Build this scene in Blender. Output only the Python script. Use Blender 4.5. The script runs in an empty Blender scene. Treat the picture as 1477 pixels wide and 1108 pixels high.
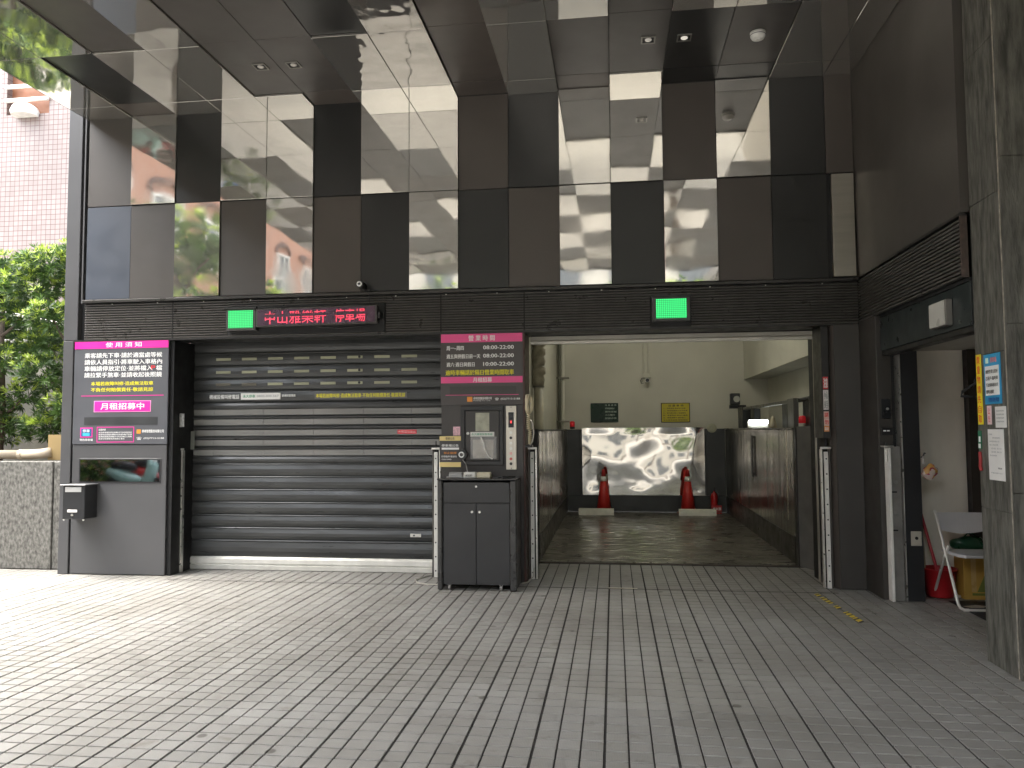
import bpy, bmesh, math, random
from mathutils import Vector, Matrix, noise
random.seed(7)
R = math.radians
SC = bpy.context.scene
COL = SC.collection

# ------------------------------------------------------------------ camera
def make_camera():
    yaw, pit, rol = R(-7.402), R(3.325), R(-0.349)
    fwd = Vector((math.sin(yaw)*math.cos(pit), math.cos(yaw)*math.cos(pit), math.sin(pit)))
    rt = Vector((math.cos(yaw), -math.sin(yaw), 0))
    up = rt.cross(fwd)
    rt2 = rt*math.cos(rol) + up*math.sin(rol)
    up2 = up*math.cos(rol) - rt*math.sin(rol)
    cd = bpy.data.cameras.new('camera'); cd.sensor_width = 36; cd.lens = 27.41
    cd.clip_start = 0.05; cd.clip_end = 2000
    co = bpy.data.objects.new('camera', cd); COL.objects.link(co)
    m = Matrix(((rt2.x, up2.x, -fwd.x, 0), (rt2.y, up2.y, -fwd.y, 0), (rt2.z, up2.z, -fwd.z, 1.5), (0, 0, 0, 1)))
    co.matrix_world = m
    SC.camera = co
make_camera()

# ------------------------------------------------------------------ sky, sun, exposure
SUN_EL, SUN_AZ = 62.0, -100.0          # azimuth from +Y, clockwise seen from above (negative = left)
w = bpy.data.worlds.new('World'); SC.world = w; w.use_nodes = True
wn = w.node_tree.nodes; wl = w.node_tree.links
sky = wn.new('ShaderNodeTexSky'); sky.sky_type = 'NISHITA'; sky.sun_disc = False
sky.sun_elevation = R(SUN_EL); sky.sun_rotation = R(SUN_AZ)
sky.air_density = 1.0; sky.dust_density = 4.0; sky.ozone_density = 1.0
bg = wn['Background']; bg.inputs[1].default_value = 0.15
hs = wn.new('ShaderNodeHueSaturation'); hs.inputs['Saturation'].default_value = .38   # thin overcast whitens the sky
tm = wn.new('ShaderNodeMix'); tm.data_type = 'RGBA'; tm.blend_type = 'MULTIPLY'; tm.inputs[0].default_value = 1; tm.inputs[7].default_value = (1.0, .995, .97, 1)
wl.new(sky.outputs[0], hs.inputs['Color']); wl.new(hs.outputs[0], tm.inputs[6]); wl.new(tm.outputs[2], bg.inputs[0])
sd = bpy.data.lights.new('sun', 'SUN'); sd.energy = 0.5; sd.angle = R(60); sd.color = (1, .96, .90)
so = bpy.data.objects.new('sun', sd); COL.objects.link(so)
sdir = Vector((math.sin(R(SUN_AZ))*math.cos(R(SUN_EL)), math.cos(R(SUN_AZ))*math.cos(R(SUN_EL)), math.sin(R(SUN_EL))))
so.rotation_euler = sdir.to_track_quat('Z', 'Y').to_euler(); so.location = (-10, 0, 20)
SC.view_settings.view_transform = 'Standard'; SC.view_settings.look = 'None'
SC.view_settings.exposure = 3.38; SC.view_settings.gamma = 1.0
SC.view_settings.use_curve_mapping = False
SC.cycles.max_bounces = 12; SC.cycles.glossy_bounces = 8; SC.cycles.diffuse_bounces = 5
SC.cycles.use_denoising = True

# ------------------------------------------------------------------ materials
MATS = {}
def nodes_of(name):
    m = bpy.data.materials.new(name); m.use_nodes = True
    return m, m.node_tree.nodes, m.node_tree.links, m.node_tree.nodes['Principled BSDF']
def mat(name, col, rough=.5, metal=0., var=.12, scale=3., bump=0., bscale=40., rvar=.1, spec=.5, stretch=(1, 1, 1),
        dark=None, emit=None, estr=0., alpha=1., coat=0.):
    """base colour with procedural tonal variation, roughness variation and fine relief"""
    if name in MATS: return MATS[name]
    m, N, L, P = nodes_of(name)
    tc = N.new('ShaderNodeNewGeometry'); mp = N.new('ShaderNodeMapping'); mp.inputs['Scale'].default_value = stretch
    L.new(tc.outputs['Position'], mp.inputs[0])
    n = N.new('ShaderNodeTexNoise'); n.inputs['Scale'].default_value = scale; n.inputs['Detail'].default_value = 6
    L.new(mp.outputs[0], n.inputs['Vector'])
    r = N.new('ShaderNodeValToRGB')
    r.color_ramp.elements[0].position = .3; r.color_ramp.elements[1].position = .7
    c0 = dark or tuple(c*(1-var) for c in col); c1 = tuple(min(1, c*(1+var)) for c in col)
    r.color_ramp.elements[0].color = (*c0, 1); r.color_ramp.elements[1].color = (*c1, 1)
    L.new(n.outputs['Fac'], r.inputs[0]); L.new(r.outputs[0], P.inputs['Base Color'])
    n2 = N.new('ShaderNodeTexNoise'); n2.inputs['Scale'].default_value = scale*2.3; n2.inputs['Detail'].default_value = 5
    L.new(mp.outputs[0], n2.inputs['Vector'])
    mr = N.new('ShaderNodeMapRange'); mr.inputs[1].default_value = .3; mr.inputs[2].default_value = .7
    mr.inputs[3].default_value = max(.02, rough-rvar); mr.inputs[4].default_value = min(1, rough+rvar)
    L.new(n2.outputs['Fac'], mr.inputs[0]); L.new(mr.outputs[0], P.inputs['Roughness'])
    P.inputs['Metallic'].default_value = metal; P.inputs['Specular IOR Level'].default_value = spec
    if coat: P.inputs['Coat Weight'].default_value = coat; P.inputs['Coat Roughness'].default_value = .08
    if bump:
        n3 = N.new('ShaderNodeTexNoise'); n3.inputs['Scale'].default_value = bscale; n3.inputs['Detail'].default_value = 5
        L.new(mp.outputs[0], n3.inputs['Vector'])
        b = N.new('ShaderNodeBump'); b.inputs['Strength'].default_value = bump; b.inputs['Distance'].default_value = .01
        L.new(n3.outputs['Fac'], b.inputs['Height']); L.new(b.outputs[0], P.inputs['Normal'])
    if emit: P.inputs['Emission Color'].default_value = (*emit, 1); P.inputs['Emission Strength'].default_value = estr
    if alpha < 1: P.inputs['Alpha'].default_value = alpha
    MATS[name] = m; return m

def mirror_mat(name, col, rough, amp, scale, fine=.0):
    m, N, L, P = nodes_of(name)
    P.inputs['Metallic'].default_value = .86; P.inputs['Base Color'].default_value = (*col, 1)
    g = N.new('ShaderNodeNewGeometry')
    oi = N.new('ShaderNodeObjectInfo'); ad = N.new('ShaderNodeVectorMath'); ad.operation = 'MULTIPLY_ADD'
    ad.inputs[1].default_value = (1, 1, 1); 
    cm = N.new('ShaderNodeCombineXYZ'); mu = N.new('ShaderNodeMath'); mu.operation = 'MULTIPLY'; mu.inputs[1].default_value = 37
    L.new(oi.outputs['Random'], mu.inputs[0]); L.new(mu.outputs[0], cm.inputs[0]); L.new(mu.outputs[0], cm.inputs[2])
    L.new(g.outputs['Position'], ad.inputs[0]); L.new(cm.outputs[0], ad.inputs[2])
    n = N.new('ShaderNodeTexNoise'); n.inputs['Scale'].default_value = scale; n.inputs['Detail'].default_value = 1.2; n.inputs['Roughness'].default_value = .35
    L.new(ad.outputs[0], n.inputs['Vector'])
    b = N.new('ShaderNodeBump'); b.inputs['Strength'].default_value = 1; b.inputs['Distance'].default_value = amp
    L.new(n.outputs['Fac'], b.inputs['Height']); L.new(b.outputs[0], P.inputs['Normal'])
    n2 = N.new('ShaderNodeTexNoise'); n2.inputs['Scale'].default_value = 5; n2.inputs['Detail'].default_value = 8
    L.new(g.outputs['Position'], n2.inputs['Vector'])
    mr = N.new('ShaderNodeMapRange'); mr.inputs[1].default_value = .4; mr.inputs[2].default_value = .75
    mr.inputs[3].default_value = rough; mr.inputs[4].default_value = rough+.06
    L.new(n2.outputs['Fac'], mr.inputs[0]); L.new(mr.outputs[0], P.inputs['Roughness'])
    MATS[name] = m; return m

MATTE = mat('matte_cladding', (.068, .061, .055), .42, var=.10, scale=1.5, bump=.02, bscale=8, rvar=.06)
BROWN = mat('brown_cladding', (.078, .066, .057), .46, var=.10, scale=1.2, bump=.02, bscale=8, rvar=.06)
BLACK = mat('black_cladding', (.020, .020, .019), .34, var=.15, scale=1.5, bump=.02, bscale=6, rvar=.05)
GREY = mat('grey_cladding', (.075, .075, .078), .45, var=.08, scale=1.3, bump=.03, bscale=12, rvar=.06)
BLUISH = mat('cladding_blue_reflection', (.060, .070, .090), .42, var=.12, scale=2, bump=.03, bscale=10)  # dark cladding; the bluish reflection on it is put into the base colour
EDGE = mat('dark_frame', (.02, .019, .018), .4, var=.2, scale=5)
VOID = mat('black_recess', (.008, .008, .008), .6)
MIRROR = mirror_mat('mirror_cladding', (.66, .64, .59), .03, .0020, 2.6)
MIRRORC = mirror_mat('mirror_ceiling', (.62, .60, .55), .03, .0035, 2.4)
FILM = mirror_mat('crumpled_film_mirror', (.36, .345, .32), .06, .012, 5.5)
STEELB = mat('brushed_steel', (.50, .47, .41), .38, metal=1, var=.08, scale=2, stretch=(1, 1, 8), rvar=.05)
ALU = mat('aluminium', (.72, .71, .67), .35, metal=.85, var=.12, scale=9, rvar=.12)
WHITEM = mat('white_metal', (.74, .73, .68), .4, var=.10, scale=9, bump=.05)
TILEJ = mat('tile_joint', (.028, .025, .023), .9, var=.3, scale=9, bump=.3, bscale=200)
CREAM = mat('cream_paint', (.57, .555, .47), .7, var=.12, scale=.8, bump=.05, bscale=30)
CREAM2 = mat('store_paint', (.55, .52, .44), .7, var=.10, scale=2.2, bump=.08, bscale=30)
STONE = mat('stone_cladding', (.098, .095, .080), .55, var=.55, scale=9, bump=.45, bscale=38, stretch=(2.4, 2.4, .45), dark=(.040, .039, .031), rvar=.2)
PINK = mat('pink_print', (.80, .02, .33), .45, var=.03)
PINK2 = mat('light_pink_print', (.82, .09, .29), .45, var=.03)
SIGNGREY = mat('sign_grey', (.085, .088, .098), .45, var=.05)
SIGNBR = mat('sign_brown', (.060, .052, .049), .42, var=.05)
WHITE = mat('white_print', (.82, .82, .80), .5, var=.02)
YELLOW = mat('yellow_print', (.80, .72, .02), .5, var=.03)
RED = mat('red_print', (.70, .02, .03), .45, var=.05)
PAPER = mat('paper', (.74, .73, .70), .7, var=.04, scale=9, bump=.1, bscale=20)
INK = mat('ink', (.03, .03, .03), .6)
GLASSK = mat('black_glass', (.02, .02, .02), .04, var=.1, rvar=.02, coat=1)
PLASTICK = mat('black_plastic', (.015, .015, .016), .35, var=.15)

# ------------------------------------------------------------------ mesh helpers
ROOT = {}
def rootloc(p):
    while p is not None and p.parent is not None: p = p.parent
    return Vector(ROOT.get(p.name, (0, 0, 0))) if p is not None else Vector((0, 0, 0))
def obj(name, bm, m, parent=None, smooth=False, label=None, kind=None):
    """links a bmesh (in world coordinates) as ONE object under parent"""
    off = rootloc(parent)
    if off.length: bmesh.ops.translate(bm, verts=bm.verts, vec=-off)
    me = bpy.data.meshes.new(name); bm.to_mesh(me); bm.free()
    if m is not None:
        for x in (m if isinstance(m, (list, tuple)) else [m]): me.materials.append(x)
    if smooth:
        for p in me.polygons: p.use_smooth = True
    o = bpy.data.objects.new(name, me); COL.objects.link(o)
    if parent is not None: o.parent = parent
    if label: o['label'] = label
    if kind: o['kind'] = kind
    return o
def thing(name, label, cat, loc, group=None, kind=None):
    o = bpy.data.objects.new(name, None); COL.objects.link(o); o.empty_display_size = .2
    o.location = loc; ROOT[o.name] = tuple(loc)
    o['label'] = label; o['category'] = cat
    if group: o['group'] = group
    if kind: o['kind'] = kind
    return o
def tag(o, label, cat, group=None):
    o['label'] = label; o['category'] = cat
    if group: o['group'] = group
    return o
def struct(o):
    o['kind'] = 'structure'; return o
def box(bm, x0, x1, y0, y1, z0, z1, bev=0.0, mi=0, rot=None):
    vs = [bm.verts.new((x, y, z)) for x in (x0, x1) for y in (y0, y1) for z in (z0, z1)]
    F = [(0, 1, 3, 2), (4, 6, 7, 5), (0, 4, 5, 1), (2, 3, 7, 6), (0, 2, 6, 4), (1, 5, 7, 3)]
    fs = [bm.faces.new([vs[i] for i in f]) for f in F]
    for f in fs: f.material_index = mi
    if rot:
        bmesh.ops.rotate(bm, verts=vs, cent=((x0+x1)/2, (y0+y1)/2, (z0+z1)/2), matrix=Matrix.Rotation(rot[0], 3, rot[1]))
    if bev:
        es = set(e for f in fs for e in f.edges)
        bmesh.ops.bevel(bm, geom=list(es), offset=bev, segments=1, affect='EDGES', profile=.5)
    return bm
def bx(*a, **k): return box(bmesh.new(), *a, **k)
def tube(bm, pts, rad, seg=8, cap=True):
    pts = [Vector(p) for p in pts]; rings = []
    n = len(pts); rads = rad if isinstance(rad, (list, tuple)) else [rad]*n
    up = None
    for i, p in enumerate(pts):
        d = (pts[min(i+1, n-1)] - pts[max(i-1, 0)]).normalized()
        if up is None:
            up = Vector((0, 0, 1)) if abs(d.z) < .9 else Vector((1, 0, 0))
        a = d.cross(up).normalized(); b = a.cross(d).normalized(); up = b
        rings.append([bm.verts.new(p + (a*math.cos(t*2*math.pi/seg) + b*math.sin(t*2*math.pi/seg))*rads[i]) for t in range(seg)])
    for i in range(n-1):
        for t in range(seg):
            bm.faces.new((rings[i][t], rings[i][(t+1) % seg], rings[i+1][(t+1) % seg], rings[i+1][t]))
    if cap:
        bm.faces.new(rings[0][::-1]); bm.faces.new(rings[-1])
    return bm
def lathe(bm, cx, cy, prof, seg=20, mi=0):
    rings = [[bm.verts.new((cx+r*math.cos(2*math.pi*t/seg), cy+r*math.sin(2*math.pi*t/seg), z)) for t in range(seg)] for r, z in prof]
    for i in range(len(prof)-1):
        for t in range(seg):
            f = bm.faces.new((rings[i][t], rings[i][(t+1) % seg], rings[i+1][(t+1) % seg], rings[i+1][t])); f.material_index = mi
    bm.faces.new(rings[0][::-1]); bm.faces.new(rings[-1])
    return bm
def cyl_y(bm, x, z, y0, y1, r, seg=14):
    a = [bm.verts.new((x+r*math.cos(2*math.pi*t/seg), y0, z+r*math.sin(2*math.pi*t/seg))) for t in range(seg)]
    b = [bm.verts.new((x+r*math.cos(2*math.pi*t/seg), y1, z+r*math.sin(2*math.pi*t/seg))) for t in range(seg)]
    for t in range(seg): bm.faces.new((a[t], a[(t+1) % seg], b[(t+1) % seg], b[t]))
    bm.faces.new(a[::-1]); bm.faces.new(b); return bm
def prism(bm, poly, z0, z1):
    a = [bm.verts.new((x, y, z0)) for x, y in poly]; b = [bm.verts.new((x, y, z1)) for x, y in poly]
    n = len(poly)
    for i in range(n): bm.faces.new((a[i], a[(i+1) % n], b[(i+1) % n], b[i]))
    bm.faces.new(a[::-1]); bm.faces.new(b); return bm
def prof_x(bm, x0, x1, prof):
    """extrudes a (y, z) profile along X"""
    a = [bm.verts.new((x0, y, z)) for y, z in prof]; b = [bm.verts.new((x1, y, z)) for y, z in prof]
    n = len(prof)
    for i in range(n): bm.faces.new((a[i], a[(i+1) % n], b[(i+1) % n], b[i]))
    bm.faces.new(a[::-1]); bm.faces.new(b)
    bmesh.ops.recalc_face_normals(bm, faces=bm.faces); return bm

_tc = {}
def textmesh(s, bold):
    c = bpy.data.curves.new('lettering', 'FONT'); c.body = s; c.size = 1; c.resolution_u = 2
    c.space_line = 1.1
    o = bpy.data.objects.new('lettering', c); COL.objects.link(o)
    dg = bpy.context.evaluated_depsgraph_get()
    me = bpy.data.meshes.new_from_object(o.evaluated_get(dg))
    bpy.data.objects.remove(o); bpy.data.curves.remove(c)
    return me
def text(s, m, parent, x0, x1, z0, z1, y, plane='Y', bold=.016, name='lettering', tilt=0., vertical=False):
    """flat printed lettering fitted to a rectangle; plane 'Y' faces -Y, plane 'X' faces -X (x0..x1 are then Y far..near)"""
    me = textmesh(s, bold)
    xs = [v.co.x for v in me.vertices]; ys = [v.co.y for v in me.vertices]
    if not xs: return None
    ax, bx_, ay, by = min(xs), max(xs), min(ys), max(ys)
    off = rootloc(parent)
    for v in me.vertices:
        u = (v.co.x-ax)/max(bx_-ax, 1e-6); t = (v.co.y-ay)/max(by-ay, 1e-6)
        X = x0+u*(x1-x0); Z = z0+t*(z1-z0)+tilt*(u-.5)
        v.co = (Vector((X, y, Z)) if plane == 'Y' else Vector((y, X, Z))) - off
    me.materials.clear()
    if bold > 0:                                   # heavier strokes: the outline overprinted with small shifts
        sc = bold*.9*abs(z1-z0)/max(by-ay, 1e-6)*1.3; b = bmesh.new()
        for q, (du, dv) in enumerate(((0, 0), (sc, 0), (-sc, 0), (0, sc*.6))):
            n0 = len(b.verts); b.from_mesh(me); b.verts.ensure_lookup_table()
            for v in b.verts[n0:]:
                v.co += Vector((du, -.00012*q, dv)) if plane == 'Y' else Vector((-.00012*q, du, dv))
        b.to_mesh(me); b.free()
    me.materials.append(m)
    o = bpy.data.objects.new(name, me); COL.objects.link(o); o.parent = parent
    return o
def dup(root, loc, label=None, group=None):
    r = root.copy(); COL.objects.link(r); r.location = loc
    if label: r['label'] = label
    if group: r['group'] = group
    for ch in list(root.children):
        c = ch.copy(); COL.objects.link(c); c.parent = r
        for g in ch.children:
            d = g.copy(); COL.objects.link(d); d.parent = c
    return r

# ================================================================== GROUND
PITCH = .112
def tile_material(name, island):
    m, N, L, P = nodes_of(name)
    if island:
        g0 = N.new('ShaderNodeNewGeometry'); rnd = g0.outputs['Random Per Island']
    else:
        g0 = N.new('ShaderNodeObjectInfo'); rnd = g0.outputs['Random']
    g = N.new('ShaderNodeNewGeometry')
    r = N.new('ShaderNodeValToRGB'); r.color_ramp.elements[0].color = (.275, .268, .248, 1); r.color_ramp.elements[1].color = (.315, .308, .288, 1)
    L.new(rnd, r.inputs[0])
    n = N.new('ShaderNodeTexNoise'); n.inputs['Scale'].default_value = .9; n.inputs['Detail'].default_value = 6; L.new(g.outputs['Position'], n.inputs['Vector'])
    r2 = N.new('ShaderNodeValToRGB'); r2.color_ramp.elements[0].position = .3; r2.color_ramp.elements[1].position = .65
    r2.color_ramp.elements[0].color = (.74, .72, .69, 1); r2.color_ramp.elements[1].color = (1.05, 1.05, 1.05, 1)
    L.new(n.outputs['Fac'], r2.inputs[0])
    mx = N.new('ShaderNodeMix'); mx.data_type = 'RGBA'; mx.blend_type = 'MULTIPLY'; mx.inputs[0].default_value = 1
    L.new(r.outputs[0], mx.inputs[6]); L.new(r2.outputs[0], mx.inputs[7])
    # fine speckle and small dirt spots
    n2 = N.new('ShaderNodeTexNoise'); n2.inputs['Scale'].default_value = 240; n2.inputs['Detail'].default_value = 3; L.new(g.outputs['Position'], n2.inputs['Vector'])
    r3 = N.new('ShaderNodeValToRGB'); r3.color_ramp.elements[0].position = .35; r3.color_ramp.elements[1].position = .6
    r3.color_ramp.elements[0].color = (.86, .86, .86, 1); r3.color_ramp.elements[1].color = (1, 1, 1, 1)
    L.new(n2.outputs['Fac'], r3.inputs[0])
    mx2 = N.new('ShaderNodeMix'); mx2.data_type = 'RGBA'; mx2.blend_type = 'MULTIPLY'; mx2.inputs[0].default_value = 1
    L.new(mx.outputs[2], mx2.inputs[6]); L.new(r3.outputs[0], mx2.inputs[7])
    n5 = N.new('ShaderNodeTexNoise'); n5.inputs['Scale'].default_value = 5.5; n5.inputs['Detail'].default_value = 8; n5.inputs['Roughness'].default_value = .6; L.new(g.outputs['Position'], n5.inputs['Vector'])
    r5 = N.new('ShaderNodeValToRGB'); r5.color_ramp.elements[0].position = .60; r5.color_ramp.elements[1].position = .74
    r5.color_ramp.elements[0].color = (1, 1, 1, 1); r5.color_ramp.elements[1].color = (.62, .58, .53, 1); L.new(n5.outputs['Fac'], r5.inputs[0])
    vo = N.new('ShaderNodeTexVoronoi'); vo.inputs['Scale'].default_value = 2.1; L.new(g.outputs['Position'], vo.inputs['Vector'])
    r6 = N.new('ShaderNodeValToRGB'); r6.color_ramp.elements[0].position = .045; r6.color_ramp.elements[1].position = .065
    r6.color_ramp.elements[0].color = (.40, .38, .36, 1); r6.color_ramp.elements[1].color = (1, 1, 1, 1); L.new(vo.outputs['Distance'], r6.inputs[0])
    mm1 = N.new('ShaderNodeMix'); mm1.data_type = 'RGBA'; mm1.blend_type = 'MULTIPLY'; mm1.inputs[0].default_value = 1; L.new(mx2.outputs[2], mm1.inputs[6]); L.new(r5.outputs[0], mm1.inputs[7])
    mm2 = N.new('ShaderNodeMix'); mm2.data_type = 'RGBA'; mm2.blend_type = 'MULTIPLY'; mm2.inputs[0].default_value = 1; L.new(mm1.outputs[2], mm2.inputs[6]); L.new(r6.outputs[0], mm2.inputs[7])
    L.new(mm2.outputs[2], P.inputs['Base Color'])
    n4 = N.new('ShaderNodeTexNoise'); n4.inputs['Scale'].default_value = 2.2; n4.inputs['Detail'].default_value = 5; L.new(g.outputs['Position'], n4.inputs['Vector'])
    mr = N.new('ShaderNodeMapRange'); mr.inputs[1].default_value = .3; mr.inputs[2].default_value = .7; mr.inputs[3].default_value = .36; mr.inputs[4].default_value = .52
    L.new(n4.outputs['Fac'], mr.inputs[0]); L.new(mr.outputs[0], P.inputs['Roughness'])
    # slightly ribbed anti-slip relief
    wv = N.new('ShaderNodeTexWave'); wv.wave_type = 'BANDS'; wv.bands_direction = 'X'; wv.inputs['Scale'].default_value = 42
    wv.inputs['Distortion'].default_value = .6; wv.inputs['Detail'].default_value = 1; L.new(g.outputs['Position'], wv.inputs['Vector'])
    ad = N.new('ShaderNodeMath'); ad.operation = 'ADD'; L.new(wv.outputs['Fac'], ad.inputs[0]); L.new(n2.outputs['Fac'], ad.inputs[1])
    b = N.new('ShaderNodeBump'); b.inputs['Strength'].default_value = .35; b.inputs['Distance'].default_value = .0012
    L.new(ad.outputs[0], b.inputs['Height']); L.new(b.outputs[0], P.inputs['Normal'])
    MATS[name] = m; return m
TILE_P = tile_material('floor_tile', False); TILE_S = tile_material('floor_tile_field', True)
def tile_grid_material():
    m, N, L, P = nodes_of('far_tiles')
    g = N.new('ShaderNodeNewGeometry'); mp = N.new('ShaderNodeMapping'); mp.inputs['Scale'].default_value = (1/PITCH,)*3
    L.new(g.outputs['Position'], mp.inputs[0])
    b = N.new('ShaderNodeTexBrick'); b.offset = 0; b.inputs['Scale'].default_value = 1; b.inputs['Mortar Size'].default_value = .03
    b.inputs['Brick Width'].default_value = 1; b.inputs['Row Height'].default_value = 1
    b.inputs['Color1'].default_value = (.26, .253, .236, 1); b.inputs['Color2'].default_value = (.31, .30, .28, 1); b.inputs['Mortar'].default_value = (.04, .037, .034, 1)
    L.new(mp.outputs[0], b.inputs['Vector']); L.new(b.outputs[0], P.inputs['Base Color']); P.inputs['Roughness'].default_value = .5
    return m

gm = bmesh.new(); box(gm, -300, 300, -300, 300, -.40, -.16)
struct(obj('ground', gm, mat('street_paving', (.26, .25, .235), .85, var=.25, scale=2, bump=.3, bscale=90)))
PAVE = struct(obj('pavement', bx(-9.5, 4.3, -9, 9.2, -.155, -.006), TILEJ))
# far field of the same tiles, beyond what the photograph lets one pick apart
obj('far_tiling', bx(-9.45, 4.25, -8.95, 2.56, -.0055, 0), tile_grid_material(), PAVE)
def tile_into(bm, x, y, s=.052, sy=.0525, dz=0., tx=0., ty=0.):
    c = .0010
    lo = [bm.verts.new((x+a*s, y+b*sy, -.012)) for a, b in ((-1, -1), (1, -1), (1, 1), (-1, 1))]
    mid = [bm.verts.new((x+a*s, y+b*sy, -.0016+dz+tx*a+ty*b)) for a, b in ((-1, -1), (1, -1), (1, 1), (-1, 1))]
    hi = [bm.verts.new((x+a*(s-c), y+b*(sy-c), dz+tx*a+ty*b)) for a, b in ((-1, -1), (1, -1), (1, 1), (-1, 1))]
    for i in range(4):
        j = (i+1) % 4
        bm.faces.new((lo[i], lo[j], mid[j], mid[i])); bm.faces.new((mid[i], mid[j], hi[j], hi[i]))
    bm.faces.new(hi)
def build_tiles():
    cam = SC.camera; inv = cam.matrix_world.inverted()
    cand = []; field = bmesh.new()
    nx0, nx1 = int(-9.4/PITCH), int(4.2/PITCH)
    ny0, ny1 = int(2.6/PITCH), int(8.82/PITCH)
    X0 = -.062
    for i in range(nx0, nx1):
        for j in range(ny0, ny1+1):
            x = X0+(i+.5)*PITCH; y = 2.52+(j-ny0+.5)*PITCH+.0
            if y > 8.85: continue
            if x < -5.75 and y > 7.86 : continue
            p = inv @ Vector((x, y, 0))
            u = 1124.55*p.x/-p.z; v = -1124.55*p.y/-p.z
            vis = abs(u) < 735 and v < 552
            cand.append((0 if vis else 1, Vector((x, y, -1.5)).length, x, y, i, j))
    cand.sort()
    # slim strip lines: every third joint along Y is wider
    me = None
    for k, (vv, d, x, y, i, j) in enumerate(cand):
        if 7.45 < y < 7.56: sy = .047
        else: sy = .0502
        xx = x
        if i % 3 == 0: xx = x+.0012; s = .0504
        elif i % 3 == 2: xx = x-.0012; s = .0504
        else: s = .0518
        dz = random.uniform(-.0004, .0004); tx = random.uniform(-.00035, .00035); ty = random.uniform(-.00035, .00035)
        if k < 300:
            if me is None:
                b = bmesh.new(); tile_into(b, 0, 0); me = bpy.data.meshes.new('tile'); b.to_mesh(me); b.free(); me.materials.append(TILE_P)
            o = bpy.data.objects.new('tile', me); COL.objects.link(o); o.parent = PAVE
            o.location = (xx, y, dz); o.scale = (s/.052, sy/.0525, 1)
            o.rotation_euler = (ty/.05, tx/.05, random.uniform(-.002, .002))
        else:
            tile_into(field, xx, y, s, sy, dz, tx, ty)
    obj('tile', field, TILE_S, PAVE, kind='stuff')
build_tiles()
# metal threshold strip set in the paving
obj('threshold_strip', bx(-.07, .20, 7.500, 7.512, -.004, .0035), mat('brass_strip', (.75, .70, .58), .35, metal=.8), PAVE)
obj('expansion_joint', bx(-4.5, 2.0, 7.474, 7.494, -.0052, .0012), mat('joint_filler', (.05, .047, .042), .8, var=.4, scale=12, bump=.4), PAVE)
# worn yellow and black tape on the floor
tp = thing('floor_tape', 'worn yellow and black hazard tape stuck along the floor tiles by the lift doorway', 'floor tape', (1.83, 6.9, 0))
TB = mat('tape_black', (.02, .02, .02), .6, var=.3, scale=40); TY = mat('tape_yellow', (.80, .58, .04), .6, var=.3, scale=60)
def tape(t0, t1):
    bm = bmesh.new(); bm2 = bmesh.new()
    ax, ay, bx2, by = 1.789, 7.42, 1.876, 6.368
    n = int((t1-t0)/.05)*2+1
    for k in range(n):
        a = t0+k*(t1-t0)/n; b = t0+(k+1)*(t1-t0)/n
        for (b_, hh) in ((bm if k % 3 == 0 or k % 3 == 2 else bm2, 0),):
            pts = [(ax+(bx2-ax)*a-.022, ay+(by-ay)*a-.02), (ax+(bx2-ax)*a+.022, ay+(by-ay)*a+.02), (ax+(bx2-ax)*b+.022, ay+(by-ay)*b+.02), (ax+(bx2-ax)*b-.022, ay+(by-ay)*b-.02)]
            prism(b_, pts, .0008, .0026)
    obj('yellow_stripe', bm, TY, tp); obj('black_stripe', bm2, TB, tp)
for t0, t1 in ((0, .10), (.14, .36), (.45, .55), (.66, .82), (.84, .98)): tape(t0, t1)

# ================================================================== FACADE
XJ = [-5.62+.5112*k for k in range(16)] + [2.302]
YW = 7.66
FAC = thing('garage_facade', 'dark panelled garage wall with mirror panels above the two car lift openings', 'building facade', (-1.7, YW, 0))
U = 'gMkMMkMMbkMMbMkb'; Lw = 'BgMgMbkMkbMkMbkS'
FM = {'g': MATTE, 'b': BROWN, 'k': BLACK, 'B': BLUISH}
def wall_panel(c, x0, x1, z0, z1):
    g = .0025
    if c == 'M': obj('mirror_panel', bx(x0+g, x1-g, YW-.022, YW+.02, z0+g, z1-g, bev=.0015), [MIRROR], FAC)
    elif c == 'S': obj('steel_panel', bx(x0+.04, x1-.012, YW-.022, YW+.02, z0+.01, z1-.01, bev=.002), STEELB, FAC)
    else: obj('cladding_panel', bx(x0+g, x1-g, YW-random.choice((0, .004)), YW+.02, z0+g, z1-g, bev=.001), FM[c], FAC)
for k in range(16):
    wall_panel(U[k], XJ[k], XJ[k+1], 3.928, 4.90); wall_panel(Lw[k], XJ[k], XJ[k+1], 2.916, 3.922)
obj('backing', bx(-5.62, 2.60, YW+.022, YW+.10, 2.47, 5.4), VOID, FAC)
obj('ledge', bx(-5.63, 2.30, YW-.035, YW+.02, 2.878, 2.908, bev=.003), mat('ledge_metal', (.05, .048, .045), .35, var=.1, metal=.4), FAC)
obj('header', bx(-5.735, 2.30, YW-.012, YW+.30, 2.462, 2.482), EDGE, FAC)
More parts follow.
